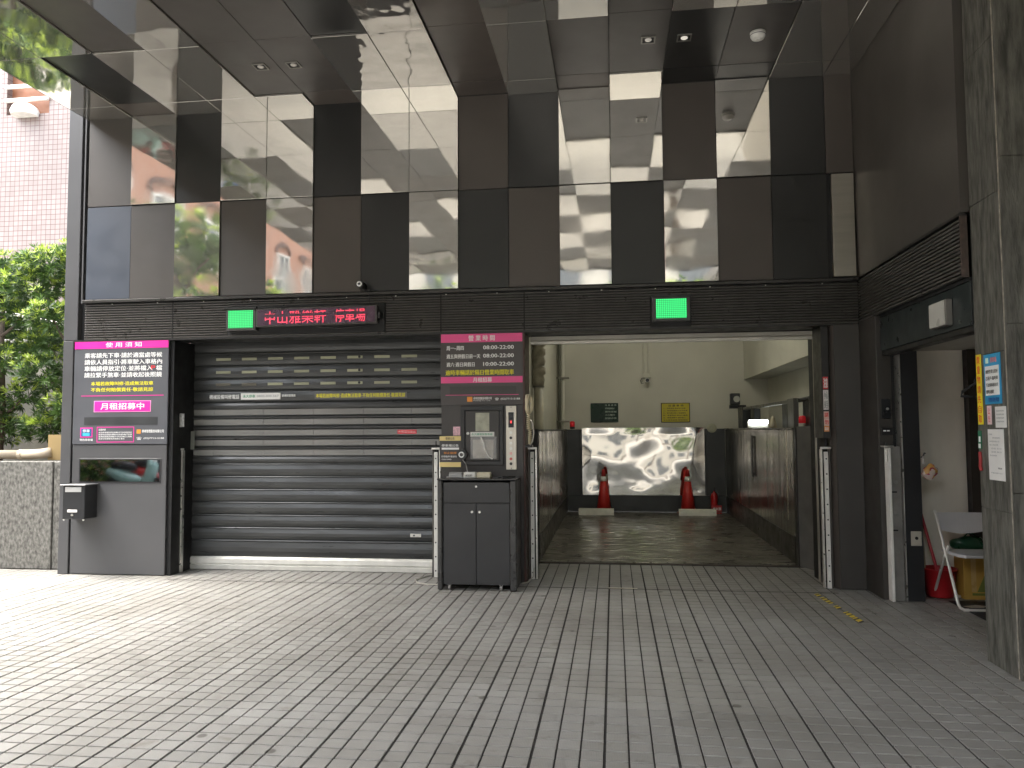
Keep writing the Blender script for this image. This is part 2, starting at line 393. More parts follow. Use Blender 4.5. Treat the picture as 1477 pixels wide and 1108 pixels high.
# louvres: slats in bays
LOUV = mat('louvre_slat', (.085, .079, .072), .36, var=.1, scale=4)
def louver(x0, x1, z0, z1, y=YW, n=None):
    n = n or round((z1-z0)/.0268); p = (z1-z0)/n
    obj('louvre_back', bx(x0, x1, y+.02, y+.03, z0, z1), VOID, FAC)
    for k in range(n):
        z = z0+k*p
        obj('slat', prof_x(bmesh.new(), x0, x1, [(y+.02, z+.002), (y-.008, z+.002), (y-.008, z+.010), (y+.004, z+.018), (y+.02, z+.018)]), LOUV, FAC)
louver(-5.615, -4.615, 2.484, 2.873); louver(-4.60, -3.998, 2.484, 2.873)
louver(-3.998, -2.29, 2.80, 2.873, n=3); louver(-3.998, -2.29, 2.484, 2.50, n=1)
louver(-2.285, -1.722, 2.484, 2.873); louver(-1.708, -.876, 2.484, 2.873); louver(-.862, .365, 2.484, 2.873)
louver(.365, .762, 2.80, 2.873, n=3); louver(.762, 2.302, 2.484, 2.873)
for x in (-4.6075, -1.715, -.869): obj('louvre_joint', bx(x-.006, x+.006, YW-.002, YW+.03, 2.484, 2.876), VOID, FAC)
# ledge screws
bm = bmesh.new()
for x in [-5.3+.52*k for k in range(15)]: cyl_y(bm, x, 2.862, YW-.012, YW-.004, .006, 8)
obj('screws', bm, ALU, FAC)
# left outer column and left pier
obj('outer_column', bx(-5.862, -5.744, YW, YW+.35, 0, 2.478, bev=.004), GREY, FAC)
obj('outer_column', bx(-5.862, -5.700, YW, YW+.35, 2.484, 9, bev=.004), GREY, FAC)
obj('column_fin', bx(-5.668, -5.650, YW-.002, YW+.2, 2.878, 9, bev=.002), GREY, FAC)
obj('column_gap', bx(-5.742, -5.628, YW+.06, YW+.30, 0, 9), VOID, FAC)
obj('left_pier', bx(-5.722, -4.648, YW, YW+.10, .008, 1.362, bev=.004), GREY, FAC)
obj('left_pier', bx(-5.722, -4.648, YW+.012, YW+.10, 1.366, 2.462), GREY, FAC)
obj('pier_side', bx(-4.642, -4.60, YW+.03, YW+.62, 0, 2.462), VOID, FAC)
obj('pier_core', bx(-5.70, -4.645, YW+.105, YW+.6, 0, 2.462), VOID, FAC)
# central pier
obj('central_pier', bx(-1.712, -.886, YW+.006, YW+.42, 0, 2.462, bev=.003), mat('pier_paint', (.042, .037, .034), .4, var=.1, scale=2), FAC)
obj('pier_trim', bx(-.884, -.866, YW-.006, YW+.40, 0, 2.46, bev=.002), mat('rust_trim', (.06, .022, .015), .45, var=.3, scale=6), FAC)
# right pier
PD = mat('pier_dark', (.042, .038, .033), .45, var=.12, scale=1.6, bump=.03, bscale=14)
obj('right_pier', prism(bmesh.new(), [(2.066, YW-.02), (2.292, YW-.035), (2.31, YW+.5), (2.07, YW+.5)], .006, 2.462), PD, FAC)
obj('pier_bevel', prism(bmesh.new(), [(2.020, YW+.05), (2.062, YW-.018), (2.064, YW+.5), (2.020, YW+.5)], .006, 2.462), mat('pier_bevel', (.07, .06, .052), .45), FAC)
obj('jamb_face', bx(1.952, 2.016, YW-.006, YW+.30, 1.40, 2.455, bev=.002), EDGE, FAC)
obj('jamb', bx(1.985, 2.008, YW+.10, YW+.62, 0, 2.44), VOID, FAC)
obj('jamb_strip', bx(1.972, 1.984, YW+.36, YW+.40, 0, 2.40), mat('jamb_light', (.5, .47, .4), .4, metal=.6), FAC)
# lintels behind the louvre band
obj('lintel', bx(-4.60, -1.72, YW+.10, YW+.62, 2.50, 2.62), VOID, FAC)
obj('soffit', bx(-4.60, 2.0, YW+.04, YW+.60, 2.4835, 2.499), EDGE, FAC)
# the floors above, out of view
obj('upper_wall', bx(-5.70, 9.0, YW+.36, YW+9, 5.2, 14.0), GREY, FAC)

# ------------------------------------------------ right return wall
RW = thing('return_wall', 'dark side wall with louvre band running from the garage corner to the stone pillar', 'wall', (2.31, 6.5, 0))
obj('wall_panel', bx(2.306, 2.40, 5.46, YW+.02, 2.925, 5.0), mat('return_panel', (.075, .067, .058), .40, var=.10, scale=.9, rvar=.05), RW)
obj('ledge', bx(2.300, 2.34, 5.46, YW-.03, 2.900, 2.920), EDGE, RW)
obj('louvre_back', bx(2.335, 2.345, 5.46, YW+.02, 2.49, 2.922), VOID, RW)
for k in range(15):
    z = 2.492+k*.0268
    bm = bmesh.new(); box(bm, 2.303, 2.335, 5.47, YW-.012, z, z+.014, bev=.002)
    obj('slat', bm, LOUV, RW)
obj('louvre_end', bx(2.300, 2.345, 5.455, 5.468, 2.49, 2.90), mat('worn_edge', (.07, .05, .04), .5, var=.4, scale=20), RW)
obj('wall_leaf', prism(bmesh.new(), [(2.296, YW-.04), (2.312, 7.244), (2.34, 7.244), (2.34, YW+.4)], .006, 2.488), PD, RW)
obj('pier_front', bx(2.3125, 2.432, 7.24, 7.5, 0, 2.488, bev=.003), mat('pier_front', (.045, .041, .036), .42, var=.1), RW)
obj('door_recess', bx(2.434, 2.50, 7.30, 7.55, 0, 2.2), VOID, RW)
obj('door_jamb', bx(2.495, 2.640, 7.20, 7.30, 0, 2.165, bev=.003), mat('jamb_black', (.022, .023, .025), .4, var=.1), RW)
obj('jamb_line', bx(2.478, 2.487, 7.17, 7.30, 0, 2.165), ALU, RW)
TEAL = mat('door_header', (.024, .030, .030), .35, var=.1)
obj('header_panel', bx(2.352, 2.44, 5.46, 7.235, 2.170, 2.462, bev=.003), TEAL, RW)
obj('header_soffit', bx(2.345, 3.4, 5.46, 7.20, 2.464, 2.488), VOID, RW)
obj('door_head', bx(2.362, 2.46, 5.46, 7.235, 2.128, 2.167, bev=.003), EDGE, RW)
obj('inner_wall', bx(3.9, 4.0, 5.0, 7.9, 0, 2.9), CREAM2, RW)
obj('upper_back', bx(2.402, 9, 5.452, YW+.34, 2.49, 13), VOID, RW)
# store room behind the doorway
obj('store_ceiling', bx(2.46, 4.0, 5.46, 7.8, 2.20, 2.30), mat('store_ceiling', (.45, .43, .38), .6), RW)
obj('store_back', bx(2.60, 4.0, 7.86, 7.95, 0, 2.6), VOID, RW)

SR = thing('cream_partition', 'dirty cream board standing upright at the back of the open doorway', 'partition', (2.9, 7.62, 0))
obj('board', bx(2.70, 3.172, 7.58, 7.64, .02, 2.199, bev=.003), mat('dirty_cream', (.80, .75, .65), .62, var=.14, scale=3, bump=.06, bscale=20, stretch=(1, 1, .5)), SR)
SW = thing('dark_cupboard', 'dark brown cupboard side to the right of the cream board', 'cupboard', (3.4, 7.45, 0))
obj('door', bx(3.176, 3.88, 7.50, 7.52, .02, 2.1975), mat('cup_dark', (.032, .026, .022), .4, var=.15), SW)
obj('carcass', bx(3.176, 3.88, 7.522, 7.84, 0, 2.1975), EDGE, SW)

# ------------------------------------------------ stone pillar
SP = thing('stone_pillar', 'large grey-green stone clad pillar at the right edge with notices taped on', 'pillar', (2.9, 5.23, 0))
zs = [0, .98, 1.96, 2.95, 3.93, 4.905]
for a, b in zip(zs[:-1], zs[1:]):
    obj('stone_slab', bx(2.36, 2.385, 5.052, 5.448, a+.0015, b-.0015, bev=.0015), STONE, SP)
for a, b in zip([0, 1.1, 2.12, 3.15, 4.2], [1.1, 2.12, 3.15, 4.2, 4.905]):
    for x0, x1 in ((2.36, 2.90), (2.90, 3.45)):
        obj('stone_slab', bx(x0+.0015, x1-.0015, 5.024, 5.049, a+.0015, b-.0015, bev=.0015), STONE, SP)
obj('mortar_core', bx(2.37, 3.44, 5.035, 5.445, 0.0, 4.90), mat('mortar', (.16, .15, .13), .8), SP)
obj('edge_bead', bx(2.356, 2.362, 5.046, 5.052, 0, 4.9), mat('mortar_light', (.30, .27, .22), .8, var=.3, scale=20), SP)

# ------------------------------------------------ canopy ceiling
CZ = 4.905
CAN = thing('canopy_ceiling', 'entrance canopy ceiling of black and mirror panels over the forecourt', 'canopy', (-1.7, 1.0, CZ))
rows = [(7.655, 7.34), (7.34, 6.27)]
y = 6.27
while y > -1.0: rows.append((y, y-1.07)); y -= 1.07
PAT = ['gkMMMkMMbkkMkkkk', 'MkMMkkkkMkgMkgkk', 'MMkMkkkMgMMbMMkk']
PAT = [
 'mbMMMbMMbkbMkkMM',   # row next to the wall
 'MkMMggFFbMggkgMM',
 'MMgMggkFbMMgMMMM']
PAT[0] = 'MbMMMbMMbMbMkkMM'
rr = random.Random(11)
def ceil_panel(c, x0, x1, ya, yb):
    g = .003
    if c == 'F': obj('mirror_panel', bx(x0+g, x1-g, yb+g, ya-g, CZ-.022, CZ+.02, bev=.002), FILM, CAN); return
    if c == 'M': obj('mirror_panel', bx(x0+g, x1-g, yb+g, ya-g, CZ-.022, CZ+.02, bev=.002), MIRRORC, CAN)
    else: obj('ceiling_panel', bx(x0+g, x1-g, yb+g, ya-g, CZ-random.choice((0, .003)), CZ+.02, bev=.001), {'g': MATTE, 'b': BROWN, 'k': BLACK}[c], CAN)
for r, (ya, yb) in enumerate(rows):
    for k in range(16):
        if r < 3: c = PAT[r][k]
        else:
            c = 'M' if (k in (1, 3, 4, 7, 10, 11, 13) if r % 2 else k in (0, 2, 6, 7, 9, 12)) else rr.choice('gbk')
        ceil_panel(c, XJ[k], XJ[k+1], ya, yb)
yend = rows[-1][1]
obj('canopy_core', bx(-5.60, 2.30, yend+.02, 7.65, CZ+.022, CZ+.4), VOID, CAN)
obj('fascia', bx(-5.640, -5.622, yend, 7.655, CZ-.012, CZ+.42), EDGE, CAN)
obj('fascia', bx(-5.64, 3.5, yend-.02, yend-.002, CZ-.03, CZ+.42), EDGE, CAN)
# enclosing wall to the right of the forecourt, behind the pillar
sw = thing('side_wall', 'plain dark wall closing the forecourt on the right, beyond the stone pillar', 'wall', (3.5, 1, 0))
obj('wall_body', bx(3.455, 3.8, -5.5, 5.40, 0, 5.3), mat('side_paint', (.22, .21, .19), .6, var=.15), sw)
obj('roof_edge', bx(2.302, 3.455, -4.6, 5.02, CZ, CZ+.4), MATTE, sw)

def downlight(x, y, label, warm):
    t = thing('downlight', label, 'downlight', (x, y, CZ), 'recessed downlights in the canopy ceiling')
    bm = bmesh.new(); s = .062
    for a in ((-s, s, -s, -s+.012), (-s, s, s-.012, s), (-s, -s+.012, -s+.012, s-.012), (s-.012, s, -s+.012, s-.012)):
        box(bm, x+a[0], x+a[1], y+a[2], y+a[3], CZ-.010, CZ+.001)
    obj('frame', bm, mat('light_frame', (.25, .24, .22), .35, metal=.7), t)
    obj('well', bx(x-s+.012, x+s-.012, y-s+.012, y+s-.012, CZ-.004, CZ-.001), VOID, t)
    bm = bmesh.new(); lathe(bm, x, y, [(.006, CZ-.016), (.02, CZ-.015), (.03, CZ-.008), (.03, CZ-.004)], 14)
    obj('bulb', bm, mat('bulb_'+str(warm), (.22, .20, .17), .3, emit=(1, .93, .8), estr=warm*.25), t, smooth=True)
downlight(-3.23, 6.75, 'left downlight of the pair in the ceiling above the roller shutter', .07)
downlight(-2.91, 6.755, 'right downlight of the pair in the ceiling above the roller shutter', .07)
downlight(.346, 6.75, 'warm glowing downlight in the ceiling above the open lift bay', .12)
downlight(.656, 6.757, 'white glowing downlight on the black ceiling panel, nearest the smoke detector', .25)
t = thing('smoke_detector', 'round white smoke detector on the dark ceiling right of the downlights', 'smoke detector', (1.278, 6.76, CZ))
bm = bmesh.new(); lathe(bm, 1.278, 6.76, [(.03, CZ-.062), (.052, CZ-.056), (.062, CZ-.038), (.066, CZ-.02), (.066, CZ-.001)], 24)
obj('housing', bm, WHITEM, t, smooth=True)
bm = bmesh.new(); lathe(bm, 1.278, 6.76, [(.02, CZ-.070), (.028, CZ-.068), (.030, CZ-.0625)], 20); obj('cap', bm, WHITEM, t)
bm = bmesh.new(); lathe(bm, 1.278, 6.76, [(.0645, CZ-.030), (.067, CZ-.029), (.067, CZ-.026), (.0645, CZ-.025)], 24); obj('vent_ring', bm, EDGE, t)

# ================================================================== ROLLER SHUTTER
SY = 8.10; SX0, SX1 = -4.60, -1.72
RS = thing('roller_shutter', 'closed dark grey roller shutter of the left car lift bay with window strips', 'roller shutter', (-3.2, SY, 0))
SLAT = mat('shutter_slat', (.052, .054, .054), .36, var=.30, scale=2.6, bump=.06, bscale=10, rvar=.1, stretch=(.6, 1, 5), metal=.25)
def slat(z0, z1, depth=.012):
    h = z1-z0
    obj('slat', prof_x(bmesh.new(), SX0, SX1, [(SY+.014, z0+.001), (SY+.006, z0+.001), (SY-.002, z0+.10*h), (SY-depth, z0+.32*h), (SY-depth, z0+.55*h), (SY-.003, z0+.80*h), (SY-.001, z0+.86*h), (SY-.010, z0+.93*h), (SY-.006, z0+.985*h), (SY+.014, z0+.985*h)]), SLAT, RS)
obj('bottom_bar', prof_x(bmesh.new(), SX0, SX1, [(SY+.02, .006), (SY-.028, .006), (SY-.032, .05), (SY-.020, .060), (SY-.020, .066), (SY-.034, .072), (SY-.030, .118), (SY-.012, .140), (SY+.02, .140)]), mat('bar_white', (.66, .65, .60), .38, var=.12, scale=8, metal=.2), RS)
obj('rubber_seal', bx(SX0, SX1, SY-.01, SY+.01, .0015, .0055), PLASTICK, RS)
zz = [.142, .323, .458, .594, .731, .870, 1.009, 1.146, 1.231]
for a, b in zip(zz[:-1], zz[1:]): slat(a, b)
wins = [(1.233, 1.295), (1.340, 1.402), (1.448, 1.510), (1.565, 1.627), (1.672, 1.735)]
POLY = mat('window_strip', (.20, .20, .188), .22, var=.14, scale=1.4, rvar=.06, stretch=(1.2, 1, .3), coat=.3)
for a, b in wins:
    xs = [SX0, -4.36, -3.79, -3.22, -2.66, -2.13, SX1]
    for p, q in zip(xs[:-1], xs[1:]): obj('window_strip', bx(p+.0015, q-.0015, SY-.004, SY+.006, a, b), POLY, RS)
for (a, b), (c, d) in zip(wins[:-1], wins[1:]): slat(b+.001, c-.001, .016)
slat(1.736, 1.815); slat(1.816, 1.944, .008)
PERF = mat('perforation_painted_glow', (.33, .33, .22), .5, var=.15, scale=3)  # pale slot colour stands in for light coming through the perforations
for (a, b) in ((1.945, 2.078), (2.079, 2.219), (2.220, 2.360), (2.361, 2.50)): slat(a, b, .010)
for zc, dzr in ((2.012, 0), (2.147, 0), (2.290, 0)):
    for k in range(8):
        xc = -4.258+.3003*k
        zt = zc
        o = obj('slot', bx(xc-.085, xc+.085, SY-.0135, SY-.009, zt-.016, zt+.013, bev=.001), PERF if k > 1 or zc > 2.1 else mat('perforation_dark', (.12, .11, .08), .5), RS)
        if k == 5: obj('bolt_hole', cyl_y(bmesh.new(), xc+.05, zt, SY-.018, SY-.008, .014, 8), VOID, RS)
text('機械設備叫修電話', WHITE, RS, -4.41, -4.065, 1.850, 1.898, SY-.0205)
obj('phone_label', bx(-4.045, -3.592, SY-.0215, SY-.009, 1.842, 1.912), PAPER, RS)
text('永大停車', mat('green_ink', (.02, .30, .14), .5), RS, -4.02, -3.88, 1.862, 1.894, SY-.0225)
text('0800-000-567', mat('grey_ink', (.35, .36, .36), .5), RS, -3.86, -3.61, 1.868, 1.890, SY-.0225)
text('請通知管理員', WHITE, RS, -3.575, -3.42, 1.868, 1.895, SY-.0205)
obj('notice_strip', bx(-3.205, -2.182, SY-.0165, SY-.007, 1.842, 1.905), mat('strip_grey', (.13, .125, .115), .5), RS)
text('本場若故障叫修‧造成無法取車‧不負任何賠償責任‧敬請見諒', YELLOW, RS, -3.190, -2.20, 1.852, 1.897, SY-.0175)
obj('red_sticker', bx(-2.285, -2.075, SY-.0085, SY-.0045, 1.460, 1.502), mat('red_sticker', (.62, .03, .05), .5), RS)
text('危險請勿靠近', mat('pale_red', (.8, .4, .4), .5), RS, -2.275, -2.085, 1.468, 1.494, SY-.0092)
lk = obj('lock_plate', bx(-2.142, -2.025, SY-.016, SY-.008, .372, .408, bev=.003), ALU, RS)
obj('keyhole', cyl_y(bmesh.new(), -2.10, .39, SY-.020, SY-.0155, .010, 10), VOID, lk)
obj('guide_rail', bx(-4.622, -4.602, SY-.06, SY+.05, 0, 2.50), mat('guide_metal', (.30, .29, .27), .4, metal=.6), RS)
obj('guide_rail', bx(-1.718, -1.700, SY-.02, SY+.05, 0, 2.50), VOID, RS)
obj('shutter_box', bx(-4.60, -1.70, SY+.02, SY+.35, 2.50, 2.9), VOID, RS)
obj('backing', bx(-4.60, -1.70, SY+.03, SY+.05, 0, 2.5), VOID, RS)
o = tag(obj('switch_plate', bx(-4.648+.055, -4.592+.05, 7.80, 7.812, 1.545, 1.69, bev=.002), mat('switch_metal', (.45, .45, .43), .4, metal=.5, var=.3, scale=40)), 'small metal switch plate in the black recess beside the left notice board', 'switch plate')
o2 = tag(obj('control_plate', bx(-4.625, -4.560, 8.04, 8.052, 1.30, 1.50, bev=.002), mat('ctl', (.16, .17, .15), .4)), 'grey green plate on the shutter guide at the left of the window strips', 'control plate')

# ================================================================== LED PANELS
def led_green_mat():
    m, N, L, P = nodes_of('green_led_matrix')
    g = N.new('ShaderNodeNewGeometry'); mp = N.new('ShaderNodeVectorMath'); mp.operation = 'SCALE'; mp.inputs['Scale'].default_value = 1/.0182
    L.new(g.outputs['Position'], mp.inputs[0])
    fr = N.new('ShaderNodeVectorMath'); fr.operation = 'FRACTION'; L.new(mp.outputs[0], fr.inputs[0])
    sb = N.new('ShaderNodeVectorMath'); sb.operation = 'SUBTRACT'; sb.inputs[1].default_value = (.5, .5, .5); L.new(fr.outputs[0], sb.inputs[0])
    sx = N.new('ShaderNodeVectorMath'); sx.operation = 'MULTIPLY'; sx.inputs[1].default_value = (1, 0, 1); L.new(sb.outputs[0], sx.inputs[0])
    ln = N.new('ShaderNodeVectorMath'); ln.operation = 'LENGTH'; L.new(sx.outputs[0], ln.inputs[0])
    mr = N.new('ShaderNodeMapRange'); mr.inputs[1].default_value = .36; mr.inputs[2].default_value = .48; mr.inputs[3].default_value = 1; mr.inputs[4].default_value = .12
    L.new(ln.outputs[1], mr.inputs[0])
    P.inputs['Base Color'].default_value = (.01, .05, .02, 1); P.inputs['Emission Color'].default_value = (.04, .75, .19, 1)
    ml = N.new('ShaderNodeMath'); ml.operation = 'MULTIPLY'; ml.inputs[1].default_value = .17
    L.new(mr.outputs[0], ml.inputs[0]); L.new(ml.outputs[0], P.inputs['Emission Strength'])
    return m
LEDG = led_green_mat()
def green_led(x0, x1, z0, z1, label, pad):
    t = thing('led_display', label, 'LED display', ((x0+x1)/2, 7.6, z0), 'green LED status panels over the bays')
    obj('housing', bx(x0, x1, 7.585, 7.655, z0, z1, bev=.004), mat('led_housing', (.06, .058, .055), .4), t)
    obj('screen', bx(x0+pad, x1-pad, 7.5815, 7.586, z0+pad*.9, z1-pad*.9), LEDG, t)
    obj('hood', bx(x0-.012, x1+.012, 7.56, 7.585, z1-.012, z1+.006), EDGE, t)
green_led(-3.975, -3.648, 2.536, 2.77, 'green dot matrix LED panel over the shuttered left bay', .029)
green_led(.385, .745, 2.527, 2.778, 'green dot matrix LED panel over the open right bay', .036)
obj('panel_recess', bx(-3.992, -2.298, YW-.004, YW+.018, 2.502, 2.798), VOID, FAC)
obj('panel_recess', bx(.368, .759, YW-.004, YW+.018, 2.486, 2.798), VOID, FAC)
def led_red_mat():
    m, N, L, P = nodes_of('red_led_text')
    g = N.new('ShaderNodeTexCoord'); sp = N.new('ShaderNodeSeparateXYZ'); L.new(g.outputs['Object'], sp.inputs[0])
    a = N.new('ShaderNodeMapRange'); a.inputs[1].default_value = .098; a.inputs[2].default_value = .1; L.new(sp.outputs[2], a.inputs[0])
    a.inputs[3].default_value = 1; a.inputs[4].default_value = 0
    b = N.new('ShaderNodeMapRange'); b.inputs[1].default_value = .128; b.inputs[2].default_value = .130; L.new(sp.outputs[2], b.inputs[0])
    mx = N.new('ShaderNodeMath'); mx.operation = 'MAXIMUM'; L.new(a.outputs[0], mx.inputs[0]); L.new(b.outputs[0], mx.inputs[1])
    ml = N.new('ShaderNodeMath'); ml.operation = 'MULTIPLY'; ml.inputs[1].default_value = .16; L.new(mx.outputs[0], ml.inputs[0])
    P.inputs['Base Color'].default_value = (.06, .03, .045, 1); P.inputs['Emission Color'].default_value = (1, .05, .10, 1)
    L.new(ml.outputs[0], P.inputs['Emission Strength']); return m
t = thing('led_ticker', 'long LED ticker with red Chinese characters, mounted askew over the shutter', 'LED ticker', (-2.985, 7.58, 2.563))
obj('housing', bx(-3.622, -2.338, 7.53, 7.60, 2.567, 2.754, bev=.006), mat('ticker_case', (.05, .045, .042), .35), t)
obj('screen', bx(-3.600, -2.362, 7.5265, 7.531, 2.580, 2.738), mat('ticker_screen', (.075, .035, .065), .3, var=.1), t)
LR = led_red_mat(); text('中山雅樂軒', LR, t, -3.52, -2.87, 2.590, 2.722, 7.5255, bold=0); text('停車場', LR, t, -2.78, -2.46, 2.590, 2.722, 7.5255, bold=0)
obj('bracket', bx(-2.338, -2.315, 7.55, 7.65, 2.62, 2.68), EDGE, t)
t.rotation_euler = (0, R(-.5), R(0))
bm = bmesh.new(); tube(bm, [(-3.0, 7.60, 2.565), (-2.9, 7.58, 2.545), (-2.75, 7.58, 2.535), (-2.6, 7.60, 2.545), (-2.45, 7.62, 2.56)], .006, 6)
obj('cable', bm, PLASTICK, t)

# bullet camera on the ledge
t = thing('security_camera', 'small bullet camera with white ring standing on the ledge over the ticker', 'security camera', (-2.49, 7.58, 2.908))
bm = bmesh.new(); cyl_y(bm, -2.505, 2.962, 7.47, 7.60, .036, 18); obj('body', bm, PLASTICK, t, smooth=False)
bm = bmesh.new(); cyl_y(bm, -2.505, 2.962, 7.462, 7.4695, .028, 18); r_ = obj('led_ring', bm, WHITE, t)
bm = bmesh.new(); cyl_y(bm, -2.505, 2.962, 7.455, 7.4615, .014, 14); obj('lens', bm, GLASSK, t)
bm = bmesh.new(); tube(bm, [(-2.505, 7.56, 2.945), (-2.49, 7.60, 2.925), (-2.455, 7.62, 2.915)], .012, 8); obj('bracket', bm, PLASTICK, t)
bm = bmesh.new(); lathe(bm, -2.455, 7.615, [(.03, 2.909), (.03, 2.925), (.015, 2.93)], 12); obj('foot', bm, PLASTICK, t)
bm = bmesh.new(); tube(bm, [(-2.455, 7.64, 2.915), (-2.45, 7.618, 2.88), (-2.452, 7.625, 2.80), (-2.452, 7.64, 2.75)], .004, 6); obj('cable', bm, PLASTICK, t)

# ================================================================== LEFT NOTICE BOARD
YF = YW-.008
t = thing('notice_board', 'tall grey notice board with magenta header and Chinese parking rules on left pier', 'notice board', (-5.17, YF, 1.36))
obj('board', bx(-5.722, -4.642, YF, YW+.010, 1.368, 2.470, bev=.003), SIGNGREY, t)
def slab(name, x0, x1, z0, z1, m, y, t, d=.003): return obj(name, bx(x0, x1, y, y+d, z0, z1), m, t)
yy = YF-.003
slab('header_band', -5.718, -4.646, 2.385, 2.466, PINK, yy, t)
text('使 用 須 知', WHITE, t, -5.36, -4.95, 2.398, 2.450, yy-.001)
for s, z in (('乘客請先下車‧請於適當處等候', 2.312), ('請依人員指引‧將車駛入車格內', 2.241), ('車輛請停放定位‧並將檔入  檔', 2.172), ('請拉緊手煞車‧並請收起後照鏡', 2.103)):
    text(s, WHITE, t, -5.600, -4.715, z-.027, z+.027, YF-.0012, bold=.02)
text('P', RED, t, -4.835, -4.79, 2.150, 2.196, YF-.0012, bold=.02)
text('本場若故障叫修‧造成無法取車', YELLOW, t, -5.520, -4.810, 1.990, 2.032, YF-.0012, bold=.02)
text('不負任何賠償責任‧敬請見諒', YELLOW, t, -5.520, -4.810, 1.925, 1.967, YF-.0012, bold=.02)
slab('pink_rule', -5.63, -4.69, 1.878, 1.885, PINK, YF-.002, t, .0025)
slab('pink_plate', -5.480, -4.830, 1.708, 1.828, mat('pale_pink', (.85, .35, .6), .45), YF-.003, t, .0035)
slab('pink_plate', -5.472, -4.838, 1.715, 1.821, PINK, YF-.0045, t, .002)
text('月租招募中', WHITE, t, -5.400, -4.905, 1.734, 1.804, YF-.0055, bold=.02)
slab('blank_patch', -5.590, -4.750, 1.572, 1.655, mat('patch_dark', (.040, .042, .044), .4), YF-.002, t, .0025)
slab('logo_plate', -5.630, -5.490, 1.440, 1.545, PINK, YF-.002, t, .0025)
slab('logo_plate', -5.620, -5.500, 1.450, 1.535, mat('logo_blue', (.02, .10, .22), .5), YF-.0035, t, .0016)
text('停車', WHITE, t, -5.60, -5.52, 1.494, 1.527, YF-.0042); slab('logo_bar', -5.60, -5.52, 1.457, 1.488, mat('cyan', (.05, .40, .60), .5), YF-.0045, t, .001)
text('特約停車場', WHITE, t, -5.635, -5.485, 1.403, 1.428, YF-.0012)
for z0, z1, x0, x1 in ((1.545, 1.552, -5.44, -5.015), (1.388, 1.395, -5.44, -5.015)): slab('frame_line', x0, x1, z0, z1, PINK, YF-.002, t, .0025)
for x0 in (-5.44, -5.022): slab('frame_line', x0, x0+.007, 1.3955, 1.5445, PINK, YF-.002, t, .0025)
text('注意事項', WHITE, t, -5.42, -5.34, 1.512, 1.533, YF-.0012)
for s, z in (('本停車場僅供停放車輛‧恕不負保管責任', 1.492), ('貴重物品請隨身攜帶‧如有遺失概不負責', 1.470), ('進場前請確認車輛尺寸符合規定之限制', 1.448), ('違者如有損壞須負賠償之責任', 1.426)):
    text(s, WHITE, t, -5.42, -5.04 if len(s) > 14 else -5.12, z-.008, z+.008, YF-.0012, bold=.005)
slab('orange_logo', -4.985, -4.940, 1.478, 1.522, mat('orange_print', (.75, .27, .03), .5), YF-.002, t, .0025)
text('停車管理股份有限公司', WHITE, t, -4.925, -4.68, 1.488, 1.520, YF-.0012)
text('(02)7713-5188', WHITE, t, -4.905, -4.675, 1.417, 1.438, YF-.0012); text('☎', WHITE, t, -4.985, -4.93, 1.412, 1.444, YF-.0012)
# display window
t = thing('display_window', 'long black glass display slot below the left notice board', 'display', (-5.15, YW, .97))
obj('frame', bx(-5.640, -4.705, YW-.006, YW-.001, .960, 1.218, bev=.002), mat('disp_frame', (.03, .03, .032), .35), t)
obj('glass', bx(-5.622, -4.722, YW-.0085, YW-.0062, .976, 1.203), mat('dark_mirror', (.34, .34, .35), .03, metal=1, var=.05, rvar=.01), t)
# mail box
t = thing('mailbox', 'dark grey metal mailbox hung across the gap below the black display slot', 'mailbox', (-5.55, 7.55, .6))
obj('body', bx(-5.672, -5.420, 7.46, YW-.003, .600, .945, bev=.006), mat('mailbox_grey', (.025, .026, .028), .4, var=.1), t)
obj('lid', bx(-5.690, -5.402, 7.44, YW-.003, .946, .957, bev=.003), mat('lid_grey', (.16, .16, .16), .35, metal=.5), t)
obj('slot_flap', bx(-5.640, -5.460, 7.453, 7.4595, .880, .932, bev=.002), mat('flap', (.55, .55, .54), .4, metal=.4), t)
obj('name_plate', bx(-5.610, -5.500, 7.453, 7.4595, .672, .698, bev=.002), WHITEM, t)
obj('lock', cyl_y(bmesh.new(), -5.555, .645, 7.450, 7.4595, .012, 12), ALU, t)
for x in (-5.66, -5.44):
    for z in (.594,): obj('foot_screw', cyl_y(bmesh.new(), x, z, 7.47, 7.48, .010, 8), WHITEM, t)

# ================================================================== CENTRAL SIGN AND PIER EQUIPMENT
YC = YW-.006
t = thing('opening_hours_sign', 'brown sign with pink bands listing opening hours on the central pier', 'sign', (-1.3, YC, 1.745))
obj('board', bx(-1.716, -.884, YC, YW+.004, 1.745, 2.460, bev=.002), SIGNBR, t)
yy = YC-.003
slab('pink_band', -1.712, -.888, 2.372, 2.457, PINK2, yy, t); slab('pink_band', -1.712, -.888, 1.964, 2.027, PINK2, yy, t)
text('營 業 時 間', WHITE, t, -1.430, -1.165, 2.386, 2.441, yy-.001)
for s, x1, z in (('周一~周四', -1.48, 2.315), ('週五與例假日前一天', -1.312, 2.232), ('週六‧週日與假日', -1.37, 2.150)):
    text(s, WHITE, t, -1.655, x1, z-.022, z+.022, YC-.0012)
for s, z in (('08:00-22:00', 2.318), ('08:00-22:00', 2.235), ('10:00-22:00', 2.152)): text(s, WHITE, t, -1.282, -.975, z-.019, z+.019, YC-.0012, bold=.02)
text('逾時車輛請於隔日營業時間取車', YELLOW, t, -1.665, -.975, 2.043, 2.096, YC-.0012, bold=.02)
text('月租招募', WHITE, t, -1.385, -1.195, 1.972, 2.018, yy-.001)
slab('blank_patch', -1.622, -.950, 1.850, 1.930, mat('patch_brown', (.034, .031, .028), .35), YC-.002, t, .0025)
